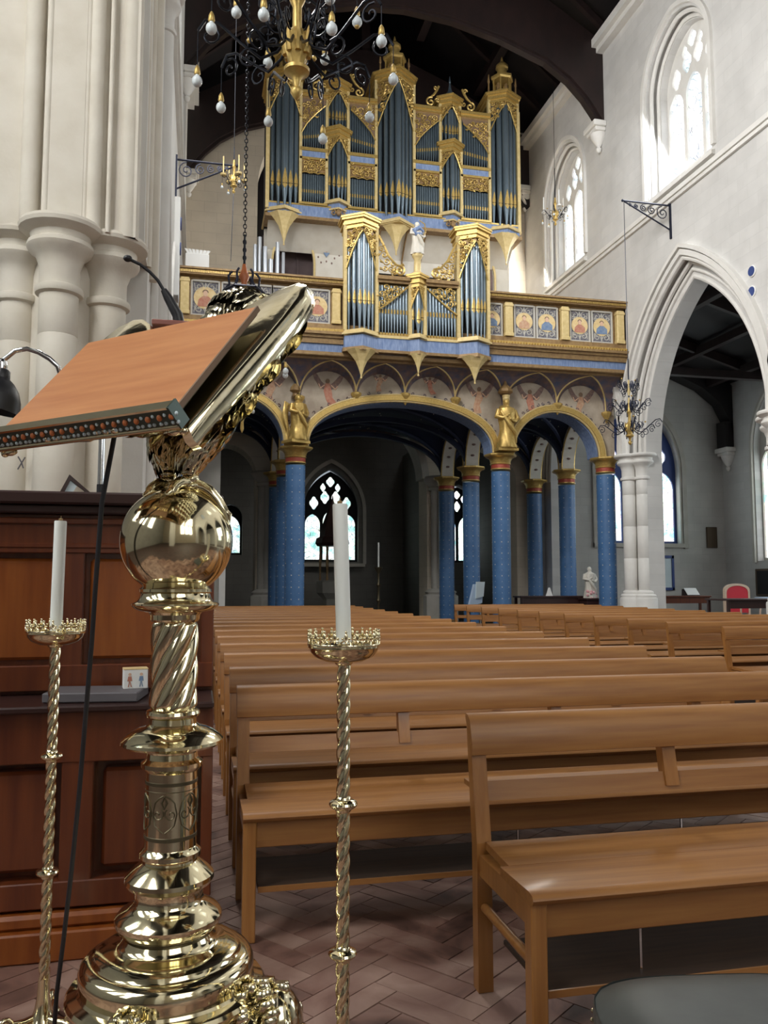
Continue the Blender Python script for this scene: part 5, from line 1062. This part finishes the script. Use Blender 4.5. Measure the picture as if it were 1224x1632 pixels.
# lion feet
def lion(ang):
    b = MB(); b.M = Matrix.Rotation(ang, 4, 'Z') @ Matrix.Translation((.205, 0, 0)) @ Matrix.Diagonal((1.2, 1.45, 1.75, 1))
    b.tube([(-.10, 0, .12), (-.03, 0, .13), (.04, 0, .12), (.08, 0, .10)], [.05, .058, .055, .03], 14)
    b.ell((.07, 0, .155), (.048, .045, .05), 14, 10); b.ell((.115, 0, .142), (.024, .024, .020), 10, 8); b.ell((.10, .026, .17), .009, 6, 5); b.ell((.10, -.026, .17), .009, 6, 5)
    rnd = random.Random(4)
    for k in range(70):
        t = rnd.uniform(0, 2*pi); u = rnd.uniform(-.045, .03); rr = .052-.25*abs(u+.01)*.3
        p = Vector((.055+u, rr*cos(t), .150+rr*sin(t)*1.05)); b.tube([p+Vector((.008, 0, .002)), p+Vector((.003, 0, .003)), p+Vector((-.012, .006*cos(t), .006*sin(t)-.004)), p+Vector((-.028, .002, -.016))], [.001, .007, .0075, .001], 6)
    for sg in (-1, 1):
        b.tube([(.05, sg*.035, .11), (.09, sg*.04, .06), (.11, sg*.04, .03), (.15, sg*.04, .018)], [.026, .02, .018, .018], 10)
        for q in (-.011, 0, .011): b.ell((.165, sg*.04+q, .014), (.014, .007, .012), 8, 6)
        b.tube([(-.07, sg*.04, .12), (-.05, sg*.055, .05), (-.02, sg*.055, .022), (.02, sg*.055, .016)], [.035, .025, .018, .014], 10)
    return b.build('lion_foot', M['brass_f'], E, smooth=60)
for a in (R(16), R(136), R(292)): lion(a)
# feather helper
def feather(b, p, d, n, L_, w_, curve=.25, rnd_tip=False):
    p, d, n = Vector(p), Vector(d).normalized(), Vector(n).normalized(); s = d.cross(n).normalized(); vs = []; N = 6
    prof = [.35, .7, .9, 1.0, 1.0, .8, .3] if rnd_tip else [.35, .8, 1.0, .95, .72, .38, .03]
    for i in range(N+1):
        t = i/N; c_ = p+d*L_*t+n*(.22*w_*sin(t*pi)-curve*L_*t*t); q = w_*.5*prof[i]
        vs += [c_-s*q-n*q*.28, c_+n*q*.22, c_+s*q-n*q*.28]
    b.add(vs, [(i*3+k, i*3+k+1, (i+1)*3+k+1, (i+1)*3+k) for i in range(N) for k in (0, 1)])
def fcoat(b, pts, rad, rows, L_, w_, down, seed=1, a0=0, a1=2*pi, flat=(1, 1)):
    rnd = random.Random(seed); P = [Vector(p) for p in pts]
    for r_ in range(rows):
        t = (r_+.3)/rows*(len(P)-1); i = min(int(t), len(P)-2); f = t-i; c_ = P[i].lerp(P[i+1], f); rr = rad[i]*(1-f)+rad[i+1]*f
        ax = (P[i+1]-P[i]).normalized(); u = ax.orthogonal().normalized() if abs(ax.x) > .9 else ax.cross(Vector((1, 0, 0))).normalized(); v = ax.cross(u)
        n_ = max(5, int(2*pi*rr/(w_*.62)))
        for k in range(n_):
            a = a0+(a1-a0)*(k+.5*(r_ % 2))/n_+rnd.uniform(-.08, .08); nn = u*cos(a)+v*sin(a)
            dd = ax*down+nn*.10; feather(b, c_+nn*rr*1.0, dd, nn, L_*rnd.uniform(.85, 1.15), w_*rnd.uniform(.85, 1.1), .12)
# body, neck, head
BP = [(0, -.14, 1.70), (0, -.09, 1.725), (0, -.02, 1.76), (0, .05, 1.80), (0, .11, 1.86), (0, .155, 1.93), (0, .19, 2.0), (0, .225, 2.055), (0, .265, 2.085), (0, .30, 2.08)]
BR = [.03, .05, .075, .10, .105, .092, .080, .076, .066, .04]
MB().tube(BP, BR, 24).build('eagle_body', BF, E, smooth=60)
b = MB(); fcoat(b, BP[::-1], [r*.99 for r in BR[::-1]], 20, .062, .026, 1, 3); b.build('body_feathers', BF, E, smooth=70, fix=False, kind='stuff')
b = MB().tube([(0, .30, 2.08), (0, .345, 2.07), (0, .372, 2.045), (0, .378, 2.015)], [.032, .026, .015, .003], 12); b.build('beak', B, E, smooth=60)
b = MB()
for sg in (-1, 1): b.ell((sg*.058, .285, 2.10), .011, 10, 8); b.tube([(sg*.062, .255, 2.115), (sg*.062, .285, 2.118), (sg*.05, .31, 2.108)], [.006, .01, .004], 6)
b.build('eye', B, E, smooth=60)
# tail fan under the board
b = MB()
for k in range(9):
    u = (k-4)/4; p0 = Vector((.045*u, -.12, 1.69)); p1 = Vector((.115*u, -.315, 1.634-.006*abs(u))); d = p1-p0
    feather(b, p0, d, (0, 0, -1), d.length, .036, .02, True); feather(b, p0+Vector((0, 0, .006)), d, (0, 0, 1), d.length*.98, .036, .02, True)
    b.ell(p1-d.normalized()*.012, (.015, .012, .008), 10, 6)
b.build('tail', BF, E, smooth=70, fix=False)
# board frame: S across, D up the slope, N off the reading face
def bp(s, t, n): return (s, -.30+.665*t-.747*n, 1.655+.747*t+.665*n)
def bbx(mb, s0, s1, t0, t1, n0, n1):
    v = [bp(s, t, n) for n in (n0, n1) for s, t in ((s0, t0), (s1, t0), (s1, t1), (s0, t1))]
    return mb.add(v, [(0,1,2,3),(4,7,6,5),(0,4,5,1),(1,5,6,2),(2,6,7,3),(3,7,4,0)])
BW = .29
bo = bbx(MB(), -BW, BW, .0, .385, .002, .012).build('book_board', M['teak'], E)
bbx(MB(), BW-.001, BW+.004, .0, .388, .000, .013).build('board_edge', M['p_brown'], bo)
bbx(MB(), -BW+.004, BW-.004, .004, .38, -.006, .001).build('gap_shade_plate', M['brass_k'], E); bbx(MB(), -BW+.08, BW-.08, .03, .34, -.03, -.006).build('board_support', M['brass_k'], E)  # dark plate added for the shaded gap between board and wing
le = bbx(MB(), -BW-.008, BW+.008, -.012, .002, -.018, .028).build('book_ledge', B, E)
b = bbx(MB(), -BW-.008, BW+.008, -.026, -.012, -.018, .026); b.build('ledge_front', M['green'], le)

bbx(MB(), -BW-.01, BW+.01, -.028, -.004, .026, .031).build('ledge_rim', B, le)
MB().tube([bp(-BW-.01, -.024, -.020), bp(BW+.01, -.024, -.020)], .0065, 10).build('ledge_rim', B, le, smooth=50); 
for s_ in (BW+.014, -BW-.014): bbx(MB(), s_-.007, s_-.001, -.029, .003, -.024, .031).build('ledge_end', M['green'], le)
b = MB(); g = MB()
for k in range(18):
    s = -BW+.016+k*.0335; c0 = bp(s, -.027, .009); b.ell(c0, (.0065, .006, .008), 8, 6)
    for q in (-1, 1): c1 = bp(s+q*.007, -.0265, -.007); g.ell(c1, (.005, .004, .0045), 8, 5)
    c1 = bp(s+.0167, -.0265, .014); g.ell(c1, (.004, .0035, .0045), 8, 5)
b.build('enamel_bead', M['orange'], le, smooth=60); g.build('enamel_leaf', M['paper'], le, smooth=60)
for sg in (-1, 1): MB().ell(bp(sg*(BW-.02), -.02, -.034), (.022, .010, .010), 12, 8).ell(bp(sg*(BW+.004), -.02, -.036), .010, 10, 8).build('ledge_knob', B, E, smooth=60)
# wings
def wing(sg):
    out = [(.10, .06), (.10, .34), (.13, .44), (.19, .52), (.25, .565), (.295, .575), (.33, .55), (.345, .50), (.345, .40), (.335, .25), (.32, .10), (.305, -.015), (.285, -.02), (.24, .03), (.20, .05)]
    if sg < 0: out = [(-s, t) for s, t in out[:-4]+[(.30, .09), (.24, .075)]]
    n = len(out); rings = []
    for k, (nn, sc) in enumerate(((-.030, .93), (-.036, 1.0), (-.060, 1.03), (-.088, 1.0), (-.098, .9))):
        cx, ct = .22*sg, .27
        rings.append([bp(cx+(s-cx)*sc, ct+(t-ct)*sc, nn) for s, t in out])
    b = MB(); b.add([v for r_ in rings for v in r_], [(i*n+k, i*n+(k+1) % n, (i+1)*n+(k+1) % n, (i+1)*n+k) for i in range(4) for k in range(n)]+[tuple(range(n))[::-1], tuple(4*n+k for k in range(n))])
    w_ = b.build('wing', BF, E, smooth=50)
    b = MB(); rnd = random.Random(8)
    Sx = Vector((sg, 0, 0)); Dv = Vector((0, .665, .747)); Nv = Vector((0, -.747, .665))
    # long primaries fanning to the tip, on the underside
    for k in range(6):
        s = .15+.030*k; feather(b, bp(sg*s, .34+.006*k, -.10), Dv+Sx*(.02+.008*k), -Nv, .19, .042, .02)
    for row in range(7):
        t = .50-.063*row
        if sg < 0 and t < .2: continue
        for k in range(7):
            s = .10+.036*k+.016*(row % 2)
            if s > .345: continue
            feather(b, bp(sg*s, t, -.097), -Dv*.9-Nv*.16+Sx*.05, -Nv, rnd.uniform(.075, .10), .036, .06)
    for row in range(13):                                  # tufts along the outer edge
        t = .44-.030*row
        if sg < 0 and t < .2: continue
        feather(b, bp(sg*(.330-.0015*row), t, -.088), -Dv*.9-Nv*.26+Sx*.05, Sx-Nv*.8, rnd.uniform(.055, .075), .03, .10); feather(b, bp(sg*.315, t-.015, -.098), -Dv*.85-Nv*.35, Sx*.3-Nv, rnd.uniform(.06, .08), .032, .12)
    b.build('wing_feathers', BF, w_, smooth=70, fix=False, kind='stuff')
wing(1); wing(-1)
# thighs, shins, talons
for sg in (-1, 1):
    T_ = [(sg*.080, .085, 1.83), (sg*.076, .065, 1.77), (sg*.066, .04, 1.705), (sg*.052, .014, 1.655), (sg*.040, .004, 1.618)]; Tr = [.055, .058, .054, .040, .026]
    th = MB().tube(T_, Tr, 18).build('thigh', BF, E, smooth=60); b = MB(); fcoat(b, T_, Tr, 10, .058, .022, 1, 5+sg); b.build('thigh_feathers', BF, th, smooth=70, fix=False, kind='stuff')
    b = MB(); P_ = []; Q = []
    for k in range(19): t = k/18; P_.append((sg*(.040-.002*t), .004, 1.625-.08*t)); Q.append(.0195+.0035*abs(sin(t*pi*4.5)))
    b.tube(P_, Q, 16); b.build('shin', B, E, smooth=50)
    b = MB(); az0 = pi/2
    for k, (az, l_) in enumerate(((az0-sg*.15, .85), (az0-sg*.95, .95), (az0+sg*.75, .75), (az0+pi, .7))):
        pts = []; rr = []; s0 = Vector((sg*.038, .004))
        for j in range(9):
            t = j/8; q = s0+Vector((cos(az), sin(az)))*(.100*l_*t); h = max(0, .1395**2-q.length**2); lift = .006+.008*sin(pi*min(1, t*1.15))
            pts.append((q.x, q.y, 1.407+sqrt(h)+lift-.02*max(0, t-.85)*6)); rr.append((.0155-.005*t+.003*abs(sin(t*pi*3))) if j < 8 else .006)
        b.tube(pts, rr, 12)
        e = Vector(pts[-2]); d2 = Vector((cos(az), sin(az), 0)); b.tube([e, e+d2*.016+Vector((0, 0, -.012)), e+d2*.016+Vector((0, 0, -.034))], [.011, .008, .0015], 8)
    b.ell((sg*.038, .004, 1.545), (.028, .028, .012), 14, 8); b.build('talon', B, E, smooth=60)

# ------------------------------------------------------------------ candle stands
def candle_stand(x, y, rz, lab):
    o = empty('candle_stand', (x, y, 0), rz, lab, 'candle stand', 'brass candle stands')
    def tw(r, z, a): return r+.0060*abs(sin(1.5*(a-z*48)))**.8-.0035
    zs = [.14+i*.0048 for i in range(206)]
    MB().lathe([(.0140, z) for z in zs], 24, fn=tw).build('twisted_stem', B, o, smooth=70)
    for z in (.465, .795):
        MB().lathe([(.014, z-.02), (.018, z-.016), (.019, z-.011), (.026, z-.009), (.031, z-.005), (.033, z), (.031, z+.005), (.025, z+.008), (.018, z+.010), (.017, z+.015), (.014, z+.018)], 28).build('knop', B, o, smooth=40)
    MB().lathe([(.016, 1.110), (.020, 1.113), (.022, 1.118), (.045, 1.120), (.068, 1.130), (.078, 1.142), (.081, 1.150), (.084, 1.152), (.084, 1.156), (.079, 1.156), (.070, 1.146), (.03, 1.134), (.02, 1.133), (.019, 1.16)], 48).build('drip_pan', B, o, smooth=40)
    b = MB()
    for k in range(20):
        a = 2*pi*k/20; ca, sa = cos(a), sin(a)
        b.M = Matrix(((-sa, 0, ca, .082*ca), (ca, 0, sa, .082*sa), (0, 1, 0, 1.154), (0, 0, 0, 1)))
        b.tube([(-.009, .003, 0), (-.011, .013, 0), (-.004, .018, .001), (0, .012, .001), (.004, .018, .001), (.011, .013, 0), (.009, .003, 0)], .0024, 6)
        b.ell((0, .026, 0), (.0042, .009, .0035), 8, 6); b.ell((0, .037, 0), .0036, 6, 5)
        for sg in (-1, 1): b.ell((sg*.0075, .022, 0), .0036, 6, 5)
    b.M = None; b.tube([(.0825*cos(2*pi*k/40), .0825*sin(2*pi*k/40), 1.159) for k in range(40)], .0028, 6, closed=True)
    b.build('crown', B, o, smooth=60)
    MB().lathe([(.015, .17), (.016, .16), (.018, .12), (.024, .085), (.036, .055), (.05, .045), (.045, .035)], 24).build('foot_cone', B, o, smooth=50)
    for k in range(3):
        a = 2*pi*k/3+.5; ca, sa = cos(a), sin(a)
        b = MB().tube([(u*ca, u*sa, v) for u, v in ((.02, .06), (.05, .055), (.08, .06), (.105, .05), (.125, .028), (.14, .02))], [.014, .015, .014, .016, .018, .014], 10)
        b.tube([(u*ca, u*sa, v) for u, v in spiral(.10, .065, .022, 0, 1.2, 12, 1)], .008, 8); b.tube([(u*ca-.02*sa, u*sa+.02*ca, v) for u, v in spiral(.125, .03, .018, 2, 1.1, 10, 1)], .007, 8)
        b.ell((.14*ca, .14*sa, .012), (.02, .02, .012), 10, 8); b.build('scroll_foot', B, o, smooth=60)
    return o
def candle(x, y, lx, ly, lab):
    o = empty('altar_candle', (x, y, 1.160), 0, lab, 'candle', 'white candles on the brass stands'); o.rotation_euler = (lx, ly, 0)
    MB().lathe([(.0178, .0), (.0178, .325), (.0165, .328), (.005, .3285)], 28).build('wax_body', M['wax'], o, smooth=40)
    MB().lathe([(.006, .327), (.0065, .334), (.003, .336)], 10).tube([(0, 0, .334), (.001, 0, .343)], .0015, 6).build('wick', M['gilt_d'], o, smooth=50)
candle_stand(.338, 1.93, .2, 'brass twisted candle stand right of the lectern, in front of the pews'); candle(.338, 1.93, 0, R(-1.9), 'white candle in the right brass stand, leaning slightly left')
candle_stand(-.408, 2.645, 1.0, 'brass twisted candle stand left of the lectern, in front of the dark desk'); candle(-.408, 2.645, 0, R(.6), 'white candle in the left brass stand, against the dark wooden panel')
# ------------------------------------------------------------------ microphone, lamp, cable
o = empty('gooseneck_microphone', (-.065, 2.42, 2.04), 0, 'black gooseneck microphone rising behind the top edge of the book board', 'microphone')
MB().bbox(-.075, .055, -.03, .06, -.005, .012, .003).build('base_plate', M['redpl'], o)
MB().tube([(.0, 0, .01), (-.004, 0, .035), (-.032, 0, .085), (-.045, 0, .108)], [.016, .0155, .013, .009], 14).build('grip', M['plastic'], o, smooth=50)
MB().tube([(-.043, 0, .104), (-.062, 0, .135), (-.085, 0, .158), (-.112, 0, .178), (-.14, 0, .190)], .0048, 8).build('gooseneck', M['plastic'], o, smooth=50)
MB().ell((-.147, 0, .193), (.013, .011, .010), 12, 8).build('capsule', M['plastic'], o, smooth=60)
o = empty('reading_lamp', (-.52, 2.35, 1.80), 0, 'black shaded reading lamp on a curved chrome arm at the left edge of the board', 'lamp')
MB().tube([(.16, .03, .02), (.14, 0, .088), (.118, 0, .108), (.09, 0, .124), (.06, 0, .132), (.03, 0, .124), (.005, 0, .10), (-.015, 0, .075)], .0065, 10).build('curved_arm', M['chrome'], o, smooth=50)
s = MB().lathe([(.012, .075), (.018, .07), (.022, .05), (.036, .04), (.052, .022), (.064, -.006), (.070, -.04), (.068, -.04), (.05, .015), (.01, .04)], 32).build('lamp_shade', M['plastic'], o, smooth=40); s.rotation_euler = (0, .22, 0); s.location = (-.012, 0, 0)
MB().lathe([(.014, .07), (.016, .09), (.008, .1)], 12, (-.002, 0, 0)).build('shade_cap', M['chrome'], o, smooth=50)
o = MB().tube([(-.19, 2.03, 1.70), (-.20, 2.02, 1.62), (-.222, 2.04, 1.49), (-.235, 2.08, 1.3), (-.245, 2.12, 1.15), (-.262, 2.18, .95), (-.275, 2.22, .78), (-.295, 2.28, .58), (-.315, 2.33, .40), (-.335, 2.38, .24), (-.345, 2.42, .10), (-.36, 2.46, .012), (-.48, 2.5, .008), (-.7, 2.6, .008)], .0058, 8).build('microphone_cable', M['rubber'], smooth=50); tag(o, 'thin black cable hanging from under the lectern board down to the floor', 'cable')
